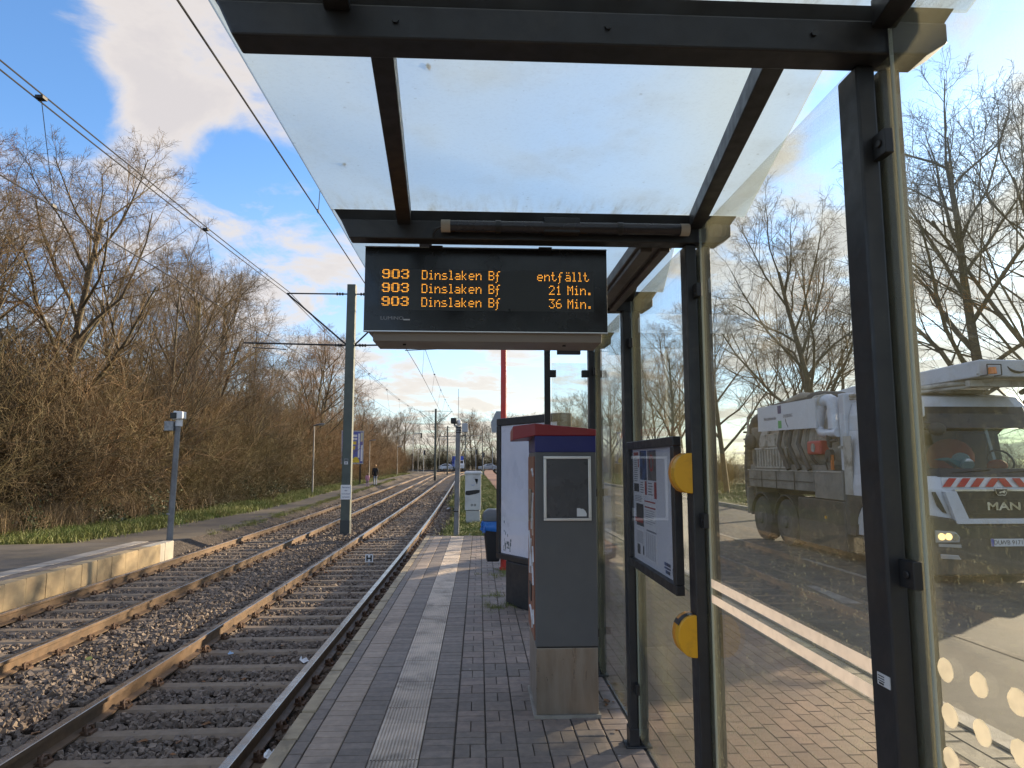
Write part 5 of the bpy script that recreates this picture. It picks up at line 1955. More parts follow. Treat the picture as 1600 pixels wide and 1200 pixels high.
def person(name, label, loc, h, rz, mats_, bag=None, child=False):
    """one skinned body; coat, trousers, skin are areas of it; hair is a part"""
    t = thing(name, label, 'person', loc, rz)
    k = h / 1.7
    hd = 1.18 if child else 1.0
    V = {'pelvis': (0, 0, .93), 'belly': (0, .005, 1.08), 'chest': (0, .01, 1.28), 'neckb': (0, 0, 1.43), 'neck': (0, -.01, 1.49), 'head': (0, -.015, 1.575), 'crown': (0, -.01, 1.66),
         'shL': (-.17, 0, 1.38), 'elL': (-.22, .04, 1.12), 'wrL': (-.20, -.04, .90), 'haL': (-.20, -.06, .82),
         'shR': (.17, 0, 1.38), 'elR': (.22, .05, 1.12), 'wrR': (.21, .0, .90), 'haR': (.21, -.02, .82),
         'hiL': (-.09, 0, .88), 'knL': (-.095, -.10, .50), 'anL': (-.10, .0, .09), 'toL': (-.10, -.14, .03),
         'hiR': (.09, 0, .88), 'knR': (.095, .02, .49), 'anR': (.10, .20, .11), 'toR': (.10, .09, .03)}
    Rr = {'pelvis': .135, 'belly': .13, 'chest': .14, 'neckb': .08, 'neck': .055, 'head': .095 * hd, 'crown': .06 * hd, 'shL': .075, 'elL': .052, 'wrL': .04, 'haL': .035, 'shR': .075, 'elR': .052, 'wrR': .04, 'haR': .035,
          'hiL': .095, 'knL': .068, 'anL': .048, 'toL': .038, 'hiR': .095, 'knR': .068, 'anR': .048, 'toR': .038}
    E_ = [('pelvis', 'belly'), ('belly', 'chest'), ('chest', 'neckb'), ('neckb', 'neck'), ('neck', 'head'), ('head', 'crown'), ('chest', 'shL'), ('shL', 'elL'), ('elL', 'wrL'), ('wrL', 'haL'), ('chest', 'shR'), ('shR', 'elR'), ('elR', 'wrR'), ('wrR', 'haR'),
          ('pelvis', 'hiL'), ('hiL', 'knL'), ('knL', 'anL'), ('anL', 'toL'), ('pelvis', 'hiR'), ('hiR', 'knR'), ('knR', 'anR'), ('anR', 'toR')]
    keys = list(V)
    me = bpy.data.meshes.new('body')
    me.from_pydata([Vector(V[q]) * k for q in keys], [(keys.index(a), keys.index(b)) for a, b in E_], [])
    tmp = bpy.data.objects.new('body', me)
    COL.objects.link(tmp)
    sk_ = tmp.modifiers.new('skin', 'SKIN')
    for i, q in enumerate(keys):
        me.skin_vertices[0].data[i].radius = (Rr[q] * k, Rr[q] * k)
        me.skin_vertices[0].data[i].use_root = (q == 'pelvis')
    sb = tmp.modifiers.new('sub', 'SUBSURF')
    sb.levels = sb.render_levels = 2
    dg = bpy.context.evaluated_depsgraph_get()
    m2 = bpy.data.meshes.new_from_object(tmp.evaluated_get(dg))
    bpy.data.objects.remove(tmp)
    for m_ in mats_:
        m2.materials.append(m_)
    for p in m2.polygons:
        z = p.center.z / k
        x = abs(p.center.x) / k
        p.material_index = 2 if z > 1.47 or (z < .875 and x > .16) else 0 if z > .80 else 1 if z > .10 else 3
    m2.shade_smooth()
    body = link('body', m2, t)
    hb2 = MB()
    hb2.ball((0, .01 * k, 1.625 * k), .105 * k * hd, 12, 8, 1, 1.08, 1.02)
    hb2.loft([[(-.09 * k, .02 * k, 1.62 * k), (.09 * k, .02 * k, 1.62 * k), (.09 * k, .10 * k, 1.6 * k), (-.09 * k, .10 * k, 1.6 * k)], [(-.06 * k, .04 * k, 1.44 * k), (.06 * k, .04 * k, 1.44 * k), (.06 * k, .10 * k, 1.44 * k), (-.06 * k, .10 * k, 1.44 * k)]])
    hb2.build('hair', mats_[4], t, smooth=True, local=True)
    fc = MB()
    fc.ball((-.035 * k, -.105 * k * hd, 1.60 * k), .012 * k, 6, 4)
    fc.ball((.035 * k, -.105 * k * hd, 1.60 * k), .012 * k, 6, 4)
    fc.build('eyes', M_BLACK, t, local=True)
    return t


SKIN = mat('skin', (.45, .27, .19), .55)
person('person', 'person with light hair in a dark jacket and pale jeans walking on the path', (-8.35, 55.8, -.2), 1.70, math.radians(200),
       [mat('dark_jacket', (.012, .013, .018), .8), mat('pale_jeans', (.24, .28, .34), .8), SKIN, M_BLACK, mat('blond_hair', (.42, .24, .10), .7)])
person('person', 'small child in a pink jacket walking beside the adult on the path', (-8.55, 53.2, -.2), 1.06, math.radians(185),
       [mat('pink_jacket', (.58, .30, .42), .8), mat('purple_trousers', (.20, .14, .24), .8), SKIN, M_BLACK, mat('brown_hair', (.16, .09, .05), .7)], child=True)

# ------------------------------------------------------------------ far end: signals, vehicles, gantry
def signal(x, y, h, label, arm=False):
    t = thing('traffic_light', label, 'traffic light', (x, y, -.2))
    b = MB()
    b.tube([(x, y, -.4), (x, y, h - .6), (x + (.35 if arm else 0), y, h), (x + (1.6 if arm else 0), y, h + .15)], .07, 8)
    b.build('pole', M_GALV, t, smooth=True)
    hx, hz = (x + 1.6, h - .35) if arm else (x + .22, h - .2)
    MB().box(hx - .16, hx + .16, y - .15, y + .12, hz - .5, hz + .5).build('signal_head', M_BLACK, t, bevel=.04)
    if arm:
        MB().box(x - .32, x - .02, y - .15, y + .12, 2.3, 3.4).build('signal_head', M_BLACK, t, bevel=.04)
    for q, m_ in enumerate((.3, 0, -.3)):
        MB().tube([(hx, y - .16, hz + m_), (hx, y - .20, hz + m_)], .10, 10).build('lens', mat('dark_lens', (.03, .03, .035), .2), t)


signal(-13.2, 138, 7.4, 'traffic light on a tall curved mast beside the end of the wood', True)
signal(-11.3, 141, 3.9, 'short traffic light post near the curved signal mast')
signal(-.6, 143, 4.0, 'traffic light post right of the tracks before the crossing street')
signal(.9, 144, 3.4, 'lower traffic light post nearest the cycle path at the crossing')
for (x, y, h, lb) in [(-8.4, 146, 6.8, 'thin dark pole left of the blue van at the crossing'), (.8, 147, 9.2, 'tall dark pole with wires right of the tracks at the crossing'), (3.0, 149, 5.2, 'grey lamp-less pole in front of the distant cars'), (-23, 95, 13.5, 'thin tall pole rising above the far end of the wood')]:
    t = thing('pole', lb, 'pole', (x, y, -.2))
    MB().tube([(x, y, -.4), (x, y, h)], [.10, .07], 8).build('shaft', M_GALV if h < 6 else M_MASTD, t, smooth=True)
    MB().tube([(x, y, h), (x, y, h + .08)], [.09, .03], 8).build('cap', M_GALV, t, smooth=True)
gt = thing('span_wire', 'horizontal span wires strung between far poles over the tracks', 'wire', (-4, 147, 7))
for z in (8.6, 7.9, 5.9, 5.5):
    MB().tube([(-8.4, 146.4, z - 1.4), (.8, 147, z - 1.2)], .035, 5).build('wire', M_GALV, gt)


def car(x, y, rz, col, label, van=False):
    t = thing('parked_car' if not van else 'box_van', label, 'van' if van else 'car', (x, y, -.07), rz)
    P_ = mat('car_paint_%d%d%d' % tuple(int(c * 99) for c in col), col, .25, coat=.5)
    W = .88
    if not van:
        prof = [(-2.1, .28), (2.1, .28), (2.15, .62), (2.05, .82), (1.1, .92), (.55, 1.36), (-.9, 1.42), (-1.75, 1.0), (-2.1, .92)]
        b = MB()
        rings = []
        for w_, sc_ in ((-W, .93), (-W * .9, 1), (W * .9, 1), (W, .93)):
            rings.append([(px * (1 if abs(w_) < .85 else .985), w_ * (.86 if pz > 1.2 else 1), .28 + (pz - .28) * sc_) for px, pz in prof])
        b.loft(rings)
        b.build('body', P_, t, local=True, bevel=.04)
        g_ = mat('car_glass', (.02, .025, .03), .1)
        for s in (-1, 1):
            MB().loft([[(.42, s * .845, .95), (-1.55, s * .845, .98), (-.85, s * .775, 1.31), (.15, s * .775, 1.29)], [(.42, s * .86, .95), (-1.55, s * .86, .98), (-.85, s * .80, 1.31), (.15, s * .80, 1.29)]]).build('window', g_, t, local=True)
        MB().loft([[(1.02, -.7, .97), (1.02, .7, .97), (.62, .62, 1.30), (.62, -.62, 1.30)], [(1.05, -.7, .97), (1.05, .7, .97), (.65, .62, 1.30), (.65, -.62, 1.30)]]).build('windscreen', g_, t, local=True)
        wx = (1.3, -1.3)
    else:
        MB().box(-1.2, 2.4, -1.05, 1.05, .75, 3.1).build('box_body', P_, t, local=True, bevel=.04)
        MB().prism([(-3.0, .4), (-1.25, .4), (-1.25, 2.2), (-2.0, 2.2), (-2.6, 1.5), (-3.0, 1.3)], 'y', -.95, .95).build('cab', M_WHITE, t, local=True, bevel=.06)
        MB().prism([(-2.66, 1.46), (-2.58, 1.53), (-2.05, 2.1), (-2.1, 2.13)], 'y', -.8, .8).build('windscreen', mat('car_glass', (.02, .025, .03), .1), t, local=True)
        MB().box(-1.2, 2.4, -.95, .95, .45, .749).build('chassis', M_BLACK, t, local=True)
        wx = (1.5, -2.1)
    for q in wx:
        for s in (-1, 1):
            w_ = MB().tube([(q, s * .62, .32), (q, s * .86, .32)], .32, 14).build('wheel', M_RUBBER, t, local=True, smooth=True)
            MB().tube([(q, s * .861, .32), (q, s * .87, .32)], .19, 10).build('rim', M_ALU, w_, local=True)
    return t


car(-4.6, 152.6, math.radians(100), (.02, .07, .42), 'blue box van with white cab waiting at the distant crossing', True)
car(5.9, 148.5, 0, (.55, .56, .58), 'silver car at the far end beneath the low-forked tree')
car(9.4, 150.5, .1, (.40, .05, .04), 'red car at the far end beside the silver car')
car(2.0, 152.8, math.pi, (.40, .41, .42), 'grey car on the crossing street right of the tracks')
car(-6.9, 154.6, 0, (.60, .60, .60), 'white car on the crossing street beside the blue van')

# traffic sign back seen over the ticket machine
sb_ = thing('traffic_sign', 'grey back of a rectangular sign on a post, seen over the ticket machine', 'sign', (1.72, 14.6, 0))
MB().box(1.555, 1.885, 14.56, 14.575, 2.15, 2.78).build('plate', mat('sign_back', (.26, .29, .31), .5, .3), sb_, bevel=.006)
MB().tube([(1.72, 14.61, 0), (1.72, 14.61, 2.76)], .03, 10).build('post', M_GALV, sb_, smooth=True)
# speaker on the advertising cabinet pole: grey square sign behind the cabinet
bs = thing('traffic_sign', 'dark grey sign back half hidden behind the advertising cabinet frame', 'sign', (.42, 14.2, 0))
MB().prism([(.27, 2.33), (.50, 2.33), (.62, 2.55), (.50, 2.78), (.36, 2.78), (.25, 2.55)], 'y', 14.18, 14.19).build('plate', mat('sign_back', (.26, .29, .31), .5, .3), bs)
MB().tube([(.44, 14.22, 0), (.44, 14.22, 2.75)], .03, 10).build('post', M_GALV, bs, smooth=True)

# ------------------------------------------------------------------ the suction truck
TX, TYF, TZ = 8.08, 10.3, -.12
M_TW = mat('truck_white', (.62, .63, .66), .35, col2=(.56, .57, .60), nscale=2, stain=(.36, .32, .26), stain_scale=2.2, stain_amt=.3, coat=.3)
M_TD = mat('dusty_truck_white', (.52, .48, .41), .7, col2=(.40, .365, .31), nscale=2.2, stain=(.17, .14, .10), stain_scale=2.6, stain_amt=.85)
M_TG = mat('dusty_grey_panel', (.27, .245, .205), .75, col2=(.20, .18, .15), nscale=2, stain=(.10, .09, .075), stain_scale=2.5, stain_amt=.6)
M_TK = mat('dusty_black_plastic', (.045, .042, .038), .7, col2=(.065, .058, .05), nscale=4, stain=(.10, .085, .065), stain_scale=3, stain_amt=.5)
M_TBLK = mat('truck_black', (.018, .018, .02), .35, stain=(.07, .06, .05), stain_scale=4, stain_amt=.4)
M_TRED = mat('stripe_red', (.52, .03, .025), .45, stain=(.4, .12, .1), stain_amt=.2)
M_HOSE = mat('dusty_hose', (.075, .065, .055), .75, col2=(.11, .095, .08), nscale=6)
tr_ = thing('suction_truck', 'white suction excavator truck with dusty tank standing on the road behind the shelter glass', 'truck', (TX, 14, TZ))
X0, X1 = TX - 1.25, TX + 1.25


def tz(z):
    return z       # heights are given in scene coordinates


# cab shell: stack of front outlines from bumper to roof
cabm = MB()
sec = []
for z, yf, inx in ((.42, 10.38, .02), (.80, 10.30, 0), (1.30, 10.30, 0), (1.50, 10.34, .03), (1.95, 10.52, .08), (2.30, 10.66, .12), (2.58, 10.72, .13), (2.80, 10.86, .2), (2.86, 11.1, .3)):
    a, b_ = X0 + inx, X1 - inx
    sec.append([(a, 12.45, z), (a, yf + .30, z), (a + .10, yf + .07, z), (a + .34, yf, z), (b_ - .34, yf, z), (b_ - .10, yf + .07, z), (b_, yf + .30, z), (b_, 12.45, z)])
# body below the windscreen, pillars and roof separately so that the windscreen is an opening
cabm.loft(sec[:4])
cab = cabm.build('cab', M_TW, tr_, bevel=.01)
up = MB()
s3, s6 = sec[3], sec[5]
for side in (0, 1):
    idx = (0, 1, 2) if side == 0 else (7, 6, 5)
    q = [sec[i] for i in (3, 4, 5)]
    for i in range(2):
        lo, hi = q[i], q[i + 1]
        # rear half of side wall, front pillar
        for a, b_ in ((0, 1),):
            pass
    ringsP = []
    for sct in q:
        c_ = Vector(sct[idx[2]])
        d_ = Vector(sct[idx[1]])
        m_ = (-1 if side == 0 else 1)
        ringsP.append([c_, d_, d_ + Vector((-m_ * .07, .02, 0)), c_ + Vector((-m_ * .06, .06, 0))])
    MB().loft(ringsP).build('pillar', M_TW, cab)
    ringsR = []
    for sct in q:
        d_ = Vector(sct[idx[1]])
        e_ = Vector(sct[idx[0]])
        m_ = (-1 if side == 0 else 1)
        f_ = e_ + (d_ - e_) * .38
        ringsR.append([f_, e_, e_ + Vector((-m_ * .06, 0, 0)), f_ + Vector((-m_ * .06, 0, 0))])
    MB().loft(ringsR).build('pillar', M_TW, cab)
ub = [(X0 + .08, 12.44), (X1 - .08, 12.44)]
up.box(X0 + .13, X1 - .13, 12.38, 12.44, 1.505, 2.295)
up.build('rear_wall', M_TW, cab)
MB().loft(sec[5:]).build('roof', M_TW, tr_, bevel=.015)
for s_x in (-1, 1):
    xs_ = TX + s_x * 1.25
    arch = [(10.72, .40), (10.92, .40), (11.0, .72), (11.2, .98), (11.55, 1.08), (11.9, .98), (12.1, .72), (12.18, .40), (12.455, .40), (12.455, 1.12), (10.72, 1.12)]
    MB().prism(arch, 'x', xs_ - .014, xs_ + .014).build('wheel_arch', M_TK, cab)
    MB().box(xs_ - .010, xs_ + .010, 12.20, 12.452, 1.121, 2.2).build('side_fairing', M_TD, cab)
# windscreen (glass), black frame strips above and below
M_WS = glass_mat('truck_windscreen', tint=(.60, .68, .66), dirt=.03, low_dirt=.0, dirt_col=(.25, .23, .19))
ws = MB()
pts = []
for z, yf, inx in ((1.62, 10.39, .04), (2.26, 10.643, .115)):
    a, b_ = X0 + inx, X1 - inx
    pts.append([(a + .13, yf + .055, z), (a + .34, yf - .002, z), (b_ - .34, yf - .002, z), (b_ - .13, yf + .055, z), (b_ - .13, yf + .065, z), (b_ - .34, yf + .008, z), (a + .34, yf + .008, z), (a + .13, yf + .065, z)])
ws.loft(pts)
ws.build('windscreen', M_WS, tr_)


def front_strip(name, zlo, zhi, u0, u1, m_, parent, prox=.012, inset=0.0, u0t=None, u1t=None):
    """a panel that follows the cab front between two heights; u in metres from the cab's viewer-side edge"""
    zs = [s_[0][2] for s_ in sec]

    def pt(z, u):
        i = max(0, min(len(zs) - 2, int(np.searchsorted(zs, z) - 1)))
        t_ = (z - zs[i]) / (zs[i + 1] - zs[i])
        line = [Vector(sec[i][q]).lerp(Vector(sec[i + 1][q]), t_) for q in range(1, 7)]
        xs_ = [p.x for p in line]
        x = X0 + u
        j = max(0, min(4, int(np.searchsorted(xs_, x) - 1)))
        w_ = (x - xs_[j]) / (xs_[j + 1] - xs_[j] + 1e-9)
        return line[j].lerp(line[j + 1], min(max(w_, 0), 1))
    u0t = u0 if u0t is None else u0t
    u1t = u1 if u1t is None else u1t
    N = 8
    b = MB()
    zl = [zlo + (zhi - zlo) * q / 3 for q in range(4)]
    grid = []
    for q, z in enumerate(zl):
        t_ = q / 3
        row = []
        for i in range(N + 1):
            u = (u0 + (u0t - u0) * t_) + ((u1 + (u1t - u1) * t_) - (u0 + (u0t - u0) * t_)) * i / N
            row.append(pt(z, u))
        grid.append(row)
    F_, V_ = [], []
    for dy in (-prox, -.002):
        for row in grid:
            for p in row:
                V_.append((p.x, p.y + dy, p.z))
    n1 = N + 1
    tot = n1 * 4
    for q in range(3):
        for i in range(N):
            a = q * n1 + i
            F_.append((a, a + 1, a + n1 + 1, a + n1))
    for q in range(3):
        for e in (0, N):
            a = q * n1 + e
            F_.append((a, a + n1, a + n1 + tot, a + tot))
    for i in range(N):
        for q in (0, 3):
            a = q * n1 + i
            F_.append((a, a + 1, a + 1 + tot, a + tot))
    b.add(V_, F_)
    return b.build(name, m_, parent)


front_strip('lower_screen_frame', 1.49, 1.62, .07, 2.43, M_TBLK, tr_, .016)
front_strip('sun_visor', 2.27, 2.62, .14, 2.36, M_TBLK, tr_, .07)
MB().box(X0 + .02, X0 + .34, 10.55, 11.0, 2.44, 2.72).build('corner_spoiler', M_TW, tr_, bevel=.03)
front_strip('grille', .86, 1.27, .70, 1.80, M_TBLK, tr_, .03, u0t=.53, u1t=1.97)
g_ = MB()
for z in (.93, 1.14):
    g_.box(TX - .62, TX + .62, 10.26, 10.272, z, z + .008)
g_.build('grille_bar', M_TK, tr_)
front_strip('chrome_bar', 1.272, 1.30, .52, 1.98, M_CHROME, tr_, .05)
front_strip('bumper', .05, .78, .10, 2.40, M_TK, tr_, .06)
lowb = MB()
lowb.prism([(X0 + .0, .42), (X0 + .02, .92), (X0 + .42, .86), (X0 + .62, .76), (X1 - .62, .76), (X1 - .42, .86), (X1 - .02, .92), (X1, .42), (X1 - .1, .0), (X0 + .1, .0)], 'y', 10.225, 10.60)
lowb.build('bumper_corner', M_TK, tr_, bevel=.03)
# white U-shaped trim round the grille
ut = MB()
for s in (-1, 1):
    ut.loft([[(TX + s * .92, 10.215, 1.27), (TX + s * .73, 10.215, 1.27), (TX + s * .73, 10.29, 1.27), (TX + s * .92, 10.29, 1.27)],
             [(TX + s * .76, 10.215, .78), (TX + s * .56, 10.215, .855), (TX + s * .56, 10.29, .855), (TX + s * .76, 10.29, .78)]])
ut.box(TX - .75, TX + .75, 10.214, 10.29, .775, .856)
ut.build('grille_trim', M_TW, tr_, bevel=.008)
for s in (-1, 1):
    MB().prism([(TX + s * 1.07, 1.26), (TX + s * 1.02, 1.26), (TX + s * .86, .93), (TX + s * .92, .95), (TX + s * 1.0, 1.05)], 'y', 10.285, 10.31).build('air_vane', M_TBLK, tr_)
# red and white warning band
front_strip('warning_band', 1.335, 1.475, .36, 2.14, mat('reflective_white', (.70, .68, .66), .4), tr_, .014)
for i in range(-4, 4):
    s = 1 if i < 0 else -1
    xc = TX + (i + .5) * .225
    if i in (-1, 0):
        xc = TX + (.10 if i == 0 else -.10)
    MB().prism([(xc - .062 - s * .055, 1.338), (xc + .062 - s * .055, 1.338), (xc + .062 + s * .055, 1.472), (xc - .062 + s * .055, 1.472)], 'y', 10.276, 10.2835).build('warning_stripe', M_TRED, tr_)
text("MAN", .165, M_CHROME, tr_, (TX + .04, 10.262, 1.035), (math.radians(90), 0, 0), extrude=.006, bold=.004, sx=1.5)
MB().prism([(TX - .105, 1.315), (TX + .105, 1.315), (TX + .085, 1.235), (TX + .06, 1.205), (TX - .06, 1.205), (TX - .085, 1.235)], 'y', 10.235, 10.252).build('emblem', M_CHROME, tr_, bevel=.004)
MB().prism([(TX - .085, 1.302), (TX + .085, 1.302), (TX + .07, 1.24), (TX + .05, 1.218), (TX - .05, 1.218), (TX - .07, 1.24)], 'y', 10.228, 10.2345).build('emblem_field', M_TBLK, tr_)
MB().prism([(TX - .05, 1.25), (TX - .03, 1.235), (TX - .02, 1.25), (TX + .02, 1.252), (TX + .03, 1.236), (TX + .045, 1.25), (TX + .06, 1.272), (TX + .05, 1.292), (TX + .03, 1.282), (TX + .005, 1.272), (TX - .03, 1.268)], 'y', 10.222, 10.2275).build('lion', M_CHROME, tr_)
# number plate
pl_ = MB().box(TX - .26, TX + .26, 10.195, 10.205, .44, .555).build('number_plate', mat('plate_white', (.62, .63, .64), .4), tr_, bevel=.003)
MB().box(TX - .259, TX - .215, 10.1935, 10.1949, .442, .553).build('euro_band', mat('euro_blue', (.02, .06, .35), .4), pl_)
text("DU", .092, M_BLACK, tr_, (TX - .155, 10.1942, .497), (math.radians(90), 0, 0))
text("WB 9171", .092, M_BLACK, tr_, (TX + .075, 10.1942, .497), (math.radians(90), 0, 0))
MB().tube([(TX - .087, 10.1945, .497), (TX - .087, 10.1935, .497)], .014, 8).build('seal', M_ALU, pl_)
# headlights
M_LENS = mat('headlight_lens', (.45, .45, .44), .15, .3)
M_LIT = mat('lit_headlight', (.9, .7, .4), .2, emit=(1.0, .66, .22), emit_s=.9)
for s in (-1, 1):
    hl = MB()
    hl.prism([(TX + s * 1.12, .50), (TX + s * 1.12, .685), (TX + s * .80, .66), (TX + s * .73, .58), (TX + s * .75, .50)], 'y', 10.205, 10.228)
    h = hl.build('headlight', M_LENS, tr_, bevel=.008)
    for dx in (1.03, .92):
        MB().tube([(TX + s * dx, 10.190, .59), (TX + s * dx, 10.2045, .59)], .052, 14).build('bulb', M_LIT if s < 0 else M_LENS, h, smooth=True)
    MB().tube([(TX + s * .81, 10.196, .58), (TX + s * .81, 10.2045, .58)], .05, 14).build('bulb', M_CHROME, h, smooth=True)
    MB().prism([(TX + s * 1.08, .44), (TX + s * .72, .42), (TX + s * .73, .47), (TX + s * 1.08, .485)], 'y', 10.205, 10.222).build('side_light', M_LENS, tr_)
    MB().prism([(TX + s * 1.06, .26), (TX + s * .74, .24), (TX + s * .78, .31), (TX + s * 1.06, .33)], 'y', 10.205, 10.222).build('fog_light', M_LENS, tr_, bevel=.006)
# mirrors
for s in (-1, 1):
    mi_ = MB()
    mi_.tube([(TX + s * 1.1, 10.8, 2.42), (TX + s * 1.32, 10.55, 2.38), (TX + s * 1.36, 10.45, 2.30)], .03, 8)
    mo = mi_.build('mirror_arm', M_TBLK, tr_, smooth=True)
    MB().box(TX + s * 1.30 - .14, TX + s * 1.30 + .14, 10.62, 10.78, 1.62, 2.3).build('mirror', M_TBLK, tr_, bevel=.05)
MB().ball((X0 + .42, 10.42, 2.24), .13, 12, 8, 1.1, .7, .8).build('front_mirror', M_TK, tr_, smooth=True)
MB().tube([(X0 + .25, 10.55, 2.36), (X0 + .38, 10.42, 2.30)], .022, 8).build('mirror_arm', M_TBLK, tr_, smooth=True)
MB().tube([(X0 + .05, 10.55, 2.36), (X0 + .26, 10.55, 2.36)], .035, 8).build('mirror_arm', M_TBLK, tr_, smooth=True)
MB().box(X0 - .006, X0 + .004, 10.95, 11.15, 1.40, 1.50).build('door_handle', M_TBLK, tr_, bevel=.004)
MB().box(X0 - .004, X0 + .002, 10.78, 10.79, .9, 2.3).build('door_seam', M_BLACK, tr_)
# wipers
for dx in (-.7, .1):
    MB().tube([(TX + dx, 10.35, 1.55), (TX + dx + .62, 10.352, 1.60)], .012, 5).build('wiper', M_BLACK, tr_)
# cab interior: dashboard, seat backs, wheel
inn = MB()
inn.box(X0 + .2, X1 - .2, 10.50, 10.85, 1.50, 1.62)
inn.build('dashboard', M_BLACK, tr_, bevel=.02)
for dx in (-.62, .62):
    MB().box(TX + dx - .24, TX + dx + .24, 11.55, 11.72, 1.5, 2.25).build('seat_back', mat('seat_cloth', (.06, .06, .07), .9), tr_, bevel=.05)
MB().box(X0 + .13, X1 - .13, 12.2, 12.36, 1.48, 2.29).build('rear_lining', mat('cab_lining', (.14, .15, .16), .9), tr_)
ring_p = [(TX + .62 + .22 * math.cos(a), 10.98 + .08 * math.sin(a), 1.74 + .18 * math.sin(a)) for a in [2 * math.pi * q / 18 for q in range(19)]]
MB().tube(ring_p, .017, 6).build('steering_wheel', M_BLACK, tr_)
# chassis, wheels
ch = MB()
ch.box(TX - .45, TX + .45, 11.0, 17.2, .55, .85)
ch.build('chassis', M_TK, tr_)


def wheel(x, y, s, parent, r=.51):
    w_ = MB()
    rings = []
    for dx, rr in ((0, r * .82), (.03, r * .97), (.06, r), (.28, r), (.31, r * .97), (.34, r * .8)):
        rings.append([(x + s * dx, y + rr * math.cos(a), r + TZ + rr * math.sin(a)) for a in [2 * math.pi * q / 28 for q in range(28)]])
    w_.loft(rings)
    wo = w_.build('wheel', mat('dusty_tyre', (.05, .046, .042), .9, col2=(.075, .067, .058), nscale=5), parent, smooth=True)
    rmb = MB()
    rings = []
    for dx, rr in ((-.002, r * .58), (.06, r * .52), (.08, r * .28), (-.04, r * .24), (-.06, r * .12)):
        rings.append([(x + s * dx, y + rr * math.cos(a), r + TZ + rr * math.sin(a)) for a in [2 * math.pi * q / 22 for q in range(22)]])
    rmb.loft(rings)
    rmb.build('rim', mat('dirty_rim', (.12, .11, .095), .8, col2=(.085, .078, .068), nscale=6), wo, smooth=True)
    return wo


for y in (11.55, 15.05, 16.35):
    for s in (-1, 1):
        wheel(TX + s * 1.235, y, -s, tr_)
        fn = []
        for q in range(13):
            a = math.pi * (.02 + .96 * q / 12)
            fn.append((.56 + TZ, y, a))
        f_ = MB()
        f_.loft([[(TX + s * x_, y + rr * math.cos(a), .51 + TZ + rr * math.sin(a)) for (x_, rr) in ((1.24, .58), (.86, .58), (.86, .61), (1.24, .61))] for _, _, a in fn])
        f_.build('mudguard', M_TK, tr_)
# side lockers and skirts
for s, nm in ((-1, 'locker'), (1, 'locker')):
    xa, xb = (X0, X0 + .55) if s < 0 else (X1 - .55, X1)
    MB().box(xa, xb, 13.65, 17.0, 1.12, 1.52).build('locker', M_TG, tr_, bevel=.012)
    MB().box(xa, xb, 12.55, 13.64, 1.00, 1.55).build('locker', M_TG, tr_, bevel=.012)
    MB().box(xa, xb, 12.5, 14.4, .06, .985).build('tool_box', M_TK, tr_, bevel=.02)
    xs_ = X0 - .012 if s < 0 else X1
    MB().box(xs_, xs_ + .012, 12.6, 17.05, 1.521, 1.545).build('trim_rail', M_TD, tr_)
    MB().box(xs_ - .004, xs_ + .016, 13.7, 16.98, 1.30, 1.315).build('locker_seam', M_TK, tr_)
    for y in (14.5, 15.4, 16.2):
        MB().box(xs_ - .003, xs_ + .014, y, y + .012, 1.13, 1.51).build('locker_seam', M_TK, tr_)
    MB().box(xs_ - .01, xs_ + .01, 13.2, 13.25, .62, .67).build('marker_light', mat('amber_marker', (.8, .35, .02), .3), tr_)
# tank: lying cylinder, ribs, dome
tk = MB()
rings = []
for y, r_ in ((12.72, .25), (12.76, .55), (12.88, .80), (13.08, .95), (13.4, 1.0), (16.3, 1.0), (16.7, .93), (16.92, .65), (17.0, .3)):
    rings.append([(TX + r_ * 1.17 * math.cos(a), y, 2.16 + r_ * .88 * math.sin(a)) for a in [2 * math.pi * q / 28 for q in range(28)]])
tk.loft(rings)
tank = tk.build('tank', M_TD, tr_, smooth=True)
for y in (14.0, 15.0, 16.0):
    rr = MB()
    rr.loft([[(TX + 1.17 * math.cos(a) * k_, y + dy, 2.16 + .88 * math.sin(a) * k_) for (k_, dy) in ((.98, -.05), (1.025, -.05), (1.025, .05), (.98, .05))] for a in [2 * math.pi * q / 28 for q in range(29)]], caps=False)
    rr.build('rib', M_TG, tank)
MB().box(TX - 1.2, TX + 1.2, 12.95, 17.0, 1.53, 1.66).build('deck', M_TG, tr_)
# white tower behind the cab with the white pipes
MB().box(X0 + .05, X0 + .62, 12.46, 12.66, 1.56, 3.02).build('tower', M_TW, tr_, bevel=.02)
MB().box(X0 + .7, X1 - .1, 12.46, 12.68, 1.56, 2.95).build('filter_box', M_TD, tr_, bevel=.03)
MB().box(X0 - .02, X0 + .05, 12.5, 12.62, 1.98, 2.02).build('tower_step', M_TD, tr_)
pv = MB()
pv.tube([(X0 + .08, 13.55, 2.90), (X0 + .08, 13.2, 2.92), (X0 + .08, 13.02, 2.93), (X0 + .08, 12.90, 2.89), (X0 + .08, 12.86, 2.78), (X0 + .08, 12.86, 2.36)], .13, 14)
pv.build('pipe', M_TW, tr_, smooth=True)
pv = MB()
pv.tube([(X0 + .02, 13.2, 2.84), (X0 + .02, 13.32, 2.55), (X0 + .02, 13.36, 2.40), (X0 + .02, 13.26, 2.30), (X0 + .02, 13.1, 2.28), (X0 + .02, 12.66, 2.28)], .085, 12)
pv.build('pipe', M_TW, tr_, smooth=True)
for y in (13.45, 13.2):
    MB().tube([(X0 + .08, y - .025, 2.92), (X0 + .08, y + .025, 2.92)], .16, 16).build('flange', M_TD, tr_, smooth=True)
MB().tube([(X0 + .0, 12.95, 2.24), (X0 + .0, 12.95, 2.0)], [.06, .04], 10).build('valve', M_TK, tr_, smooth=True)
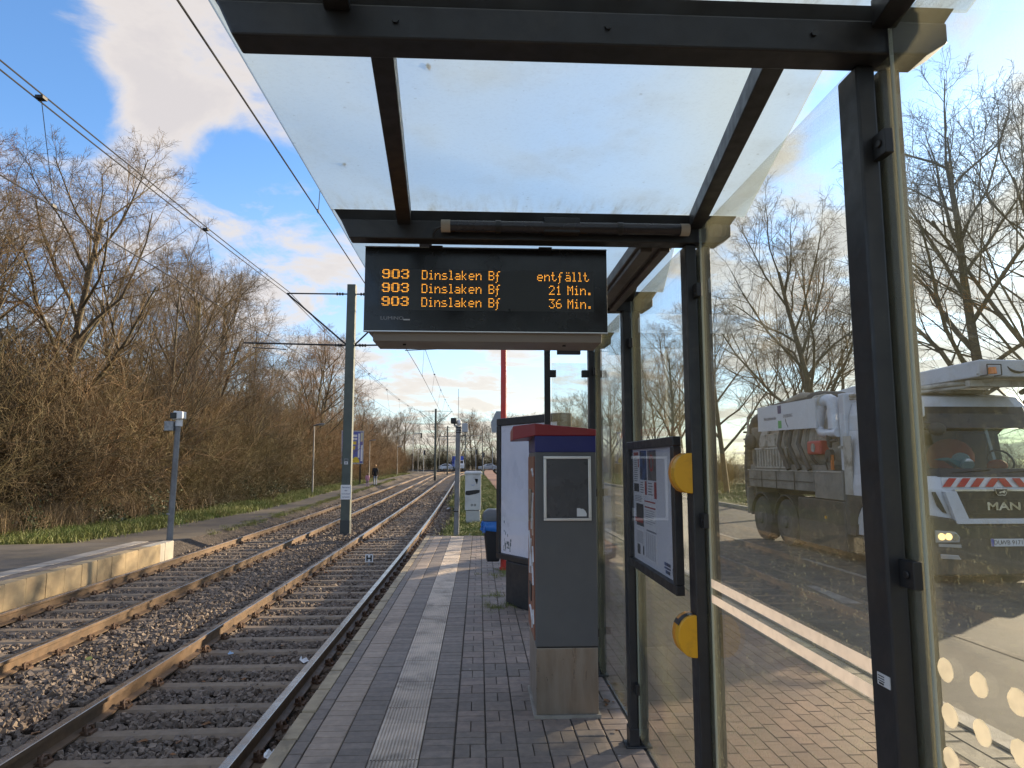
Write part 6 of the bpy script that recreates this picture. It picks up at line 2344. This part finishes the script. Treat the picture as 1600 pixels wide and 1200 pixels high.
MB().tube([(X0 + .0, 12.9, 2.12), (X0 + .0, 12.68, 2.14)], .035, 8).build('valve', M_TK, tr_, smooth=True)
MB().tube([(X0 - .02, 13.0, 1.84), (X0 + .06, 13.0, 1.84)], .13, 14).build('gauge', M_TK, tr_, smooth=True)
MB().box(X0 - .02, X0 + .02, 12.86, 12.92, 1.57, 1.86).build('orange_strap', mat('orange_paint', (.6, .16, .03), .5, stain=(.3, .15, .08), stain_amt=.4), tr_)
MB().tube([(X0 - .02, 13.02, 1.80), (X0 - .03, 13.07, 1.7), (X0 - .02, 13.03, 1.57)], .015, 5).build('cable', M_BLACK, tr_)
# red reel box
rb_ = MB().box(X0 - .05, X0 + .22, 13.25, 13.80, 1.87, 2.15).build('reel_box', mat('dusty_red', (.50, .07, .05), .55, stain=(.3, .13, .1), stain_amt=.35), tr_, bevel=.04)
MB().tube([(X0 - .058, 13.52, 2.01), (X0 - .0505, 13.52, 2.01)], .09, 14).build('reel_badge', M_TD, rb_)
# white sign panel with faint print
sp = MB()
sp.loft([[(X0 - .09, 13.28, 2.40), (X0 - .05, 13.28, 2.40), (X0 - .05, 13.28, 3.00), (X0 - .09, 13.28, 3.00)], [(X0 - .09, 16.1, 2.45), (X0 - .05, 16.1, 2.45), (X0 - .05, 16.1, 3.02), (X0 - .09, 16.1, 3.02)]])
spo = sp.build('sign_panel', mat('panel_white', (.68, .69, .71), .45, stain=(.52, .50, .46), stain_amt=.2), tr_)
RY = (math.radians(90), 0, math.radians(-90))
MB().box(X0 - .0935, X0 - .0905, 14.82, 14.99, 2.80, 2.98).build('logo', mat('logo_violet', (.07, .06, .16), .5), spo)
MB().box(X0 - .0935, X0 - .0905, 14.82, 14.99, 2.47, 2.64).build('logo', mat('logo_green', (.10, .40, .12), .5), spo)
text("Wirtschaftsbetriebe", .115, mat('panel_print', (.10, .10, .12), .5), tr_, (X0 - .092, 15.42, 2.715), RY, sx=.72)
text("DUISBURG", .105, mat('panel_print', (.10, .10, .12), .5), tr_, (X0 - .092, 14.50, 2.725), RY, sx=.9)
MB().tube([(X0 - .092, 14.62, 2.67), (X0 - .092, 14.59, 2.58), (X0 - .092, 14.50, 2.48)], .008, 5).build('logo', M_BLACK, spo)
# louvre ladder, hatch and hoses at the rear
ld = MB()
for q in range(11):
    y = 14.95 + q * .155
    MB().box(X0 + .03, X0 + .07, y, y + .05, 1.62, 2.02).build('bar', M_TD, tr_)
ld.box(X0 + .03, X0 + .07, 14.9, 16.65, 2.025, 2.06)
ld.box(X0 + .03, X0 + .07, 14.9, 16.65, 1.585, 1.615)
ld.build('bar_rail', M_TD, tr_)
MB().box(X0 + .06, X0 + .16, 15.55, 16.35, 2.08, 2.38).build('hatch', M_TD, tr_, bevel=.02)
for y, sw in ((14.5, .1), (15.0, .08), (14.05, .06)):
    MB().tube([(X0 + .35, y, 2.75), (X0 + .0, y + .05, 2.42), (X0 - .05, y + .1, 2.1), (X0 - .03, y - .1, 1.8), (X0 - .01, y - .25, 1.56)], .05, 8).build('hose', M_HOSE, tr_, smooth=True)
hz = MB()
hz.tube([(X0 + .9, 13.6, 3.04), (X0 + .7, 14.6, 3.16), (X0 + .6, 15.6, 3.10), (X0 + .45, 16.6, 3.0), (X0 + .35, 17.25, 2.78), (X0 + .3, 17.55, 2.35), (X0 + .28, 17.62, 1.7), (X0 + .28, 17.6, .95), (X0 + .3, 17.5, .45)], .13, 12)
hz.build('suction_hose', M_HOSE, tr_, smooth=True)
for q in range(12):
    t_ = q / 11
    z = .5 + 2.0 * t_
    MB().tube([(X0 + .28, 17.6, z - .02), (X0 + .28, 17.6, z + .02)], .142, 12).build('hose_ring', M_TK, tr_)
MB().tube([(X0 + .75, 14.3, 3.1), (X0 + .6, 15.2, 3.22), (X0 + .55, 15.9, 3.10)], .10, 10).build('hose', mat('dusty_beige_hose', (.30, .26, .20), .8), tr_, smooth=True)
MB().box(X0 + .45, X0 + .55, 15.4, 15.9, 3.06, 3.10).build('orange_strap', mat('orange_paint', (.6, .16, .03), .5), tr_)
MB().tube([(X0 + .0, 16.7, 2.95), (X0 + .05, 17.05, 2.85), (X0 + .1, 17.2, 2.3)], .03, 8).build('handrail', M_TD, tr_, smooth=True)
MB().ball((X0 + .06, 16.95, 2.22), .2, 12, 8, .7, 1, 1).build('hose_cap', M_TK, tr_, smooth=True)
MB().box(X0 + .1, X1 - .1, 17.0, 17.3, .5, .75).build('rear_bumper', M_TK, tr_, bevel=.02)
MB().box(X0 - .02, X0 + .12, 17.02, 17.12, .45, 1.1).build('rear_post', M_TG, tr_)
MB().box(TX - 1.1, TX + 1.1, 17.0, 17.15, .9, 2.6).build('rear_door', M_TG, tr_, bevel=.05)
# boom on the roof
bmn = MB()
bmn.prism([(9.95, 3.02), (9.90, 3.28), (13.5, 3.26), (16.0, 3.10), (16.0, 2.98), (12.6, 3.04), (11.0, 3.02)], 'x', TX - .45, TX + 1.15)
bmn.build('boom', M_TW, tr_, bevel=.02)
MB().box(TX - .46, TX + 1.16, 9.945, 9.965, 3.055, 3.065).build('boom_seam', M_TK, tr_)
text("KROLL", .13, M_BLACK, tr_, (TX + .62, 9.926, 3.17), (math.radians(90), 0, 0), bold=.003, sx=1.35)
arc = [(TX + .20 + .20 * math.cos(a), 9.925, 3.22 + .13 * math.sin(a)) for a in [math.pi * (1.08 + .62 * q / 8) for q in range(9)]]
MB().tube(arc, [.006, .011, .015, .018, .019, .018, .015, .01, .005], 6).build('logo', M_BLACK, tr_)
uf = MB()
uf.box(TX - .40, TX + 1.1, 10.2, 10.30, 2.90, 3.00)
uf.tube([(TX - 1.1, 12.4, 2.96), (TX - .7, 11.0, 2.95), (TX - .1, 10.1, 3.0)], .035, 8)
uf.tube([(TX - 1.1, 12.4, 2.90), (TX - .7, 11.0, 2.89), (TX - .1, 10.15, 2.92)], .025, 8)
uf.box(TX - .9, TX + .4, 10.95, 11.25, 2.865, 2.93)
uf.tube([(TX + .2, 10.2, 2.98), (TX + .2, 10.6, 2.84)], .03, 6)
uf.tube([(TX + .75, 10.2, 2.98), (TX + .75, 10.6, 2.84)], .04, 6)
uf.build('boom_support', M_TD, tr_)
be = MB().tube([(TX - .30, 9.84, 3.05), (TX - .30, 9.84, 3.15)], [.06, .052], 12).build('beacon', mat('amber_beacon', (.75, .22, .03), .25), tr_, smooth=True)
cg = MB()
for a, b_ in (((-.41, 3.03), (-.41, 3.19)), ((-.41, 3.19), (-.19, 3.19)), ((-.19, 3.19), (-.19, 3.03))):
    cg.tube([(TX + a[0], 9.80, a[1]), (TX + b_[0], 9.80, b_[1])], .009, 6)
cg.tube([(TX - .41, 9.80, 3.03), (TX - .41, 9.95, 3.03)], .009, 6)
cg.tube([(TX - .19, 9.80, 3.03), (TX - .19, 9.95, 3.03)], .009, 6)
cg.build('beacon_guard', M_BLACK, be)
# things lying in the cab
hm = tag(MB().ball((TX - .33, 10.62, 1.76), .125, 16, 10, 1, 1.1, .9).build('helmet', M_WHITE, smooth=True), 'white safety helmet on the dashboard behind the truck windscreen', 'helmet')
br = MB().tube([(TX - .33, 10.50, 1.68), (TX - .33, 10.46, 1.665)], [.11, .10], 14).build('brim', M_WHITE, hm, smooth=True)
hv = MB()
hv.ball((TX + .02, 11.35, 1.80), .34, 14, 9, 1.25, .5, .95)
tag(hv.build('work_jacket', mat('hivis_orange', (.72, .12, .02), .8, col2=(.55, .09, .02), nscale=6), smooth=True), 'orange high-visibility jacket hung in the truck cab', 'jacket')
hv = MB()
hv.ball((TX + .30, 10.66, 1.66), .13, 12, 8, 1.3, .7, .8)
tag(hv.build('work_glove', mat('hivis_red', (.75, .07, .03), .8), smooth=True), 'bright orange-red bundle on the dashboard right of the helmet', 'bundle')
tc = MB()
tc.loft([[(TX - .78, 10.56, 1.755), (TX - .78, 10.60, 1.755), (TX - .78, 10.60, 1.765), (TX - .78, 10.56, 1.765)], [(TX - .60, 10.52, 1.74), (TX - .60, 10.66, 1.74), (TX - .60, 10.66, 1.79), (TX - .60, 10.52, 1.79)],
         [(TX - .42, 10.52, 1.63), (TX - .42, 10.66, 1.63), (TX - .40, 10.66, 1.72), (TX - .40, 10.52, 1.72)], [(TX - .24, 10.52, 1.63), (TX - .24, 10.64, 1.63), (TX - .22, 10.64, 1.74), (TX - .22, 10.52, 1.74)]])
tag(tc.build('folded_cloth', mat('teal_cloth', (.18, .45, .48), .8), smooth=True), 'light teal cloth under the helmet on the truck dashboard', 'cloth')

# ------------------------------------------------------------------ litter and leaves
M_LEAF = mat('dead_leaf', (.24, .12, .05), .8, col2=(.16, .08, .035), nscale=5, per_piece=.35)


def litter(name, label, cat, x, y, z, s, m_, seed):
    r_ = np.random.RandomState(seed)
    b = MB()
    n = 9
    ring0 = [(x + s * (1 + r_.normal(0, .2)) * math.cos(2 * math.pi * q / n), y + s * (1 + r_.normal(0, .2)) * math.sin(2 * math.pi * q / n), z + abs(r_.normal(0, .3)) * s) for q in range(n)]
    ring1 = [(x + .5 * (p[0] - x) + r_.normal(0, .1) * s, y + .5 * (p[1] - y), p[2] + s * abs(r_.normal(.35, .25))) for p in ring0]
    b.loft([ring0, ring1])
    return tag(b.build(name, m_), label, cat)


litter('paper_scrap', 'crumpled white paper scrap wedged between near rail and platform kerb', 'litter', -1.40, 4.92, -.26, .05, M_WHITE, 1)
litter('paper_scrap', 'small white scrap on the ballast halfway along the platform edge', 'litter', -1.42, 8.0, -.40, .035, M_WHITE, 2)
litter('paper_scrap', 'flat white scrap resting against the near rail between sleepers', 'litter', -1.85, 7.65, -.40, .06, M_WHITE, 3)
litter('plastic_scrap', 'pale blue plastic scrap lying between the rails of the nearer track', 'litter', -2.75, 8.0, -.41, .03, mat('blue_scrap', (.35, .5, .65), .5), 4)
litter('tennis_ball', 'yellow-green round lump on the ballast between both tracks', 'litter', -4.15, 7.75, -.38, .035, mat('yellow_green', (.42, .40, .10), .7), 5)
litter('paper_scrap', 'white scrap on the gravel in the curve beside the nearer track', 'litter', -1.35, 31, -.38, .10, M_WHITE, 6)
litter('paper_scrap', 'second white scrap farther up the gravel beside the nearer track', 'litter', -2.05, 39, -.36, .11, M_WHITE, 7)
litter('paper_scrap', 'white scrap at the grass edge near the litter bin', 'litter', -.22, 17.0, -.10, .05, M_WHITE, 8)
lm = []
r_ = np.random.RandomState(77)
for q in range(700):
    u = r_.rand()
    if u < .40:
        y = 4.5 + 26 * r_.rand() ** 1.3
        x = TR(y) + r_.normal(.95, .12) if y < 16.4 else TR(y) + r_.uniform(.9, 1.8)
        z = -.425
    elif u < .7:
        y = 5 + 22 * r_.rand()
        x = TR(y) + r_.uniform(-1.4, 1.0)
        z = -.41
    elif u < .85:
        y = 4.5 + 6 * r_.rand()
        x = r_.choice([.95 + r_.normal(0, .04), 1.07 + r_.normal(0, .03)])
        z = .006
    else:
        y = 16 + 20 * r_.rand()
        x = r_.uniform(-1.0, .9)
        z = -.10
    s = r_.uniform(.012, .03) if z > -.05 else r_.uniform(.018, .045)
    lm.append((x, y, z, s, s, s, r_.uniform(0, 6.28)))
LV = [(-1, 0, .2), (-.5, -.5, .1), (.3, -.55, .35), (1, -.1, 0.1), (.5, .5, .45), (-.4, .55, .2), (0, 0, -.05)]
LF = [(0, 1, 6), (1, 2, 6), (2, 3, 6), (3, 4, 6), (4, 5, 6), (5, 0, 6)]
pieces('dead_leaf', None, LV, LF, lm, M_LEAF, 0, 'fallen_leaves')
rl = []
for q in range(26):
    i_ = r_.randint(1, 4)
    y = BY[i_] + (r_.uniform(.06, .16) if r_.rand() < .6 else r_.uniform(.1, 1.2))
    rl.append((r_.uniform(-.55, .85), y, 2.851, r_.uniform(.010, .02), r_.uniform(.008, .02), .012, r_.uniform(0, 6.28)))
pieces('dead_leaf', None, LV, LF, rl, M_LEAF, 0, 'roof_leaves')
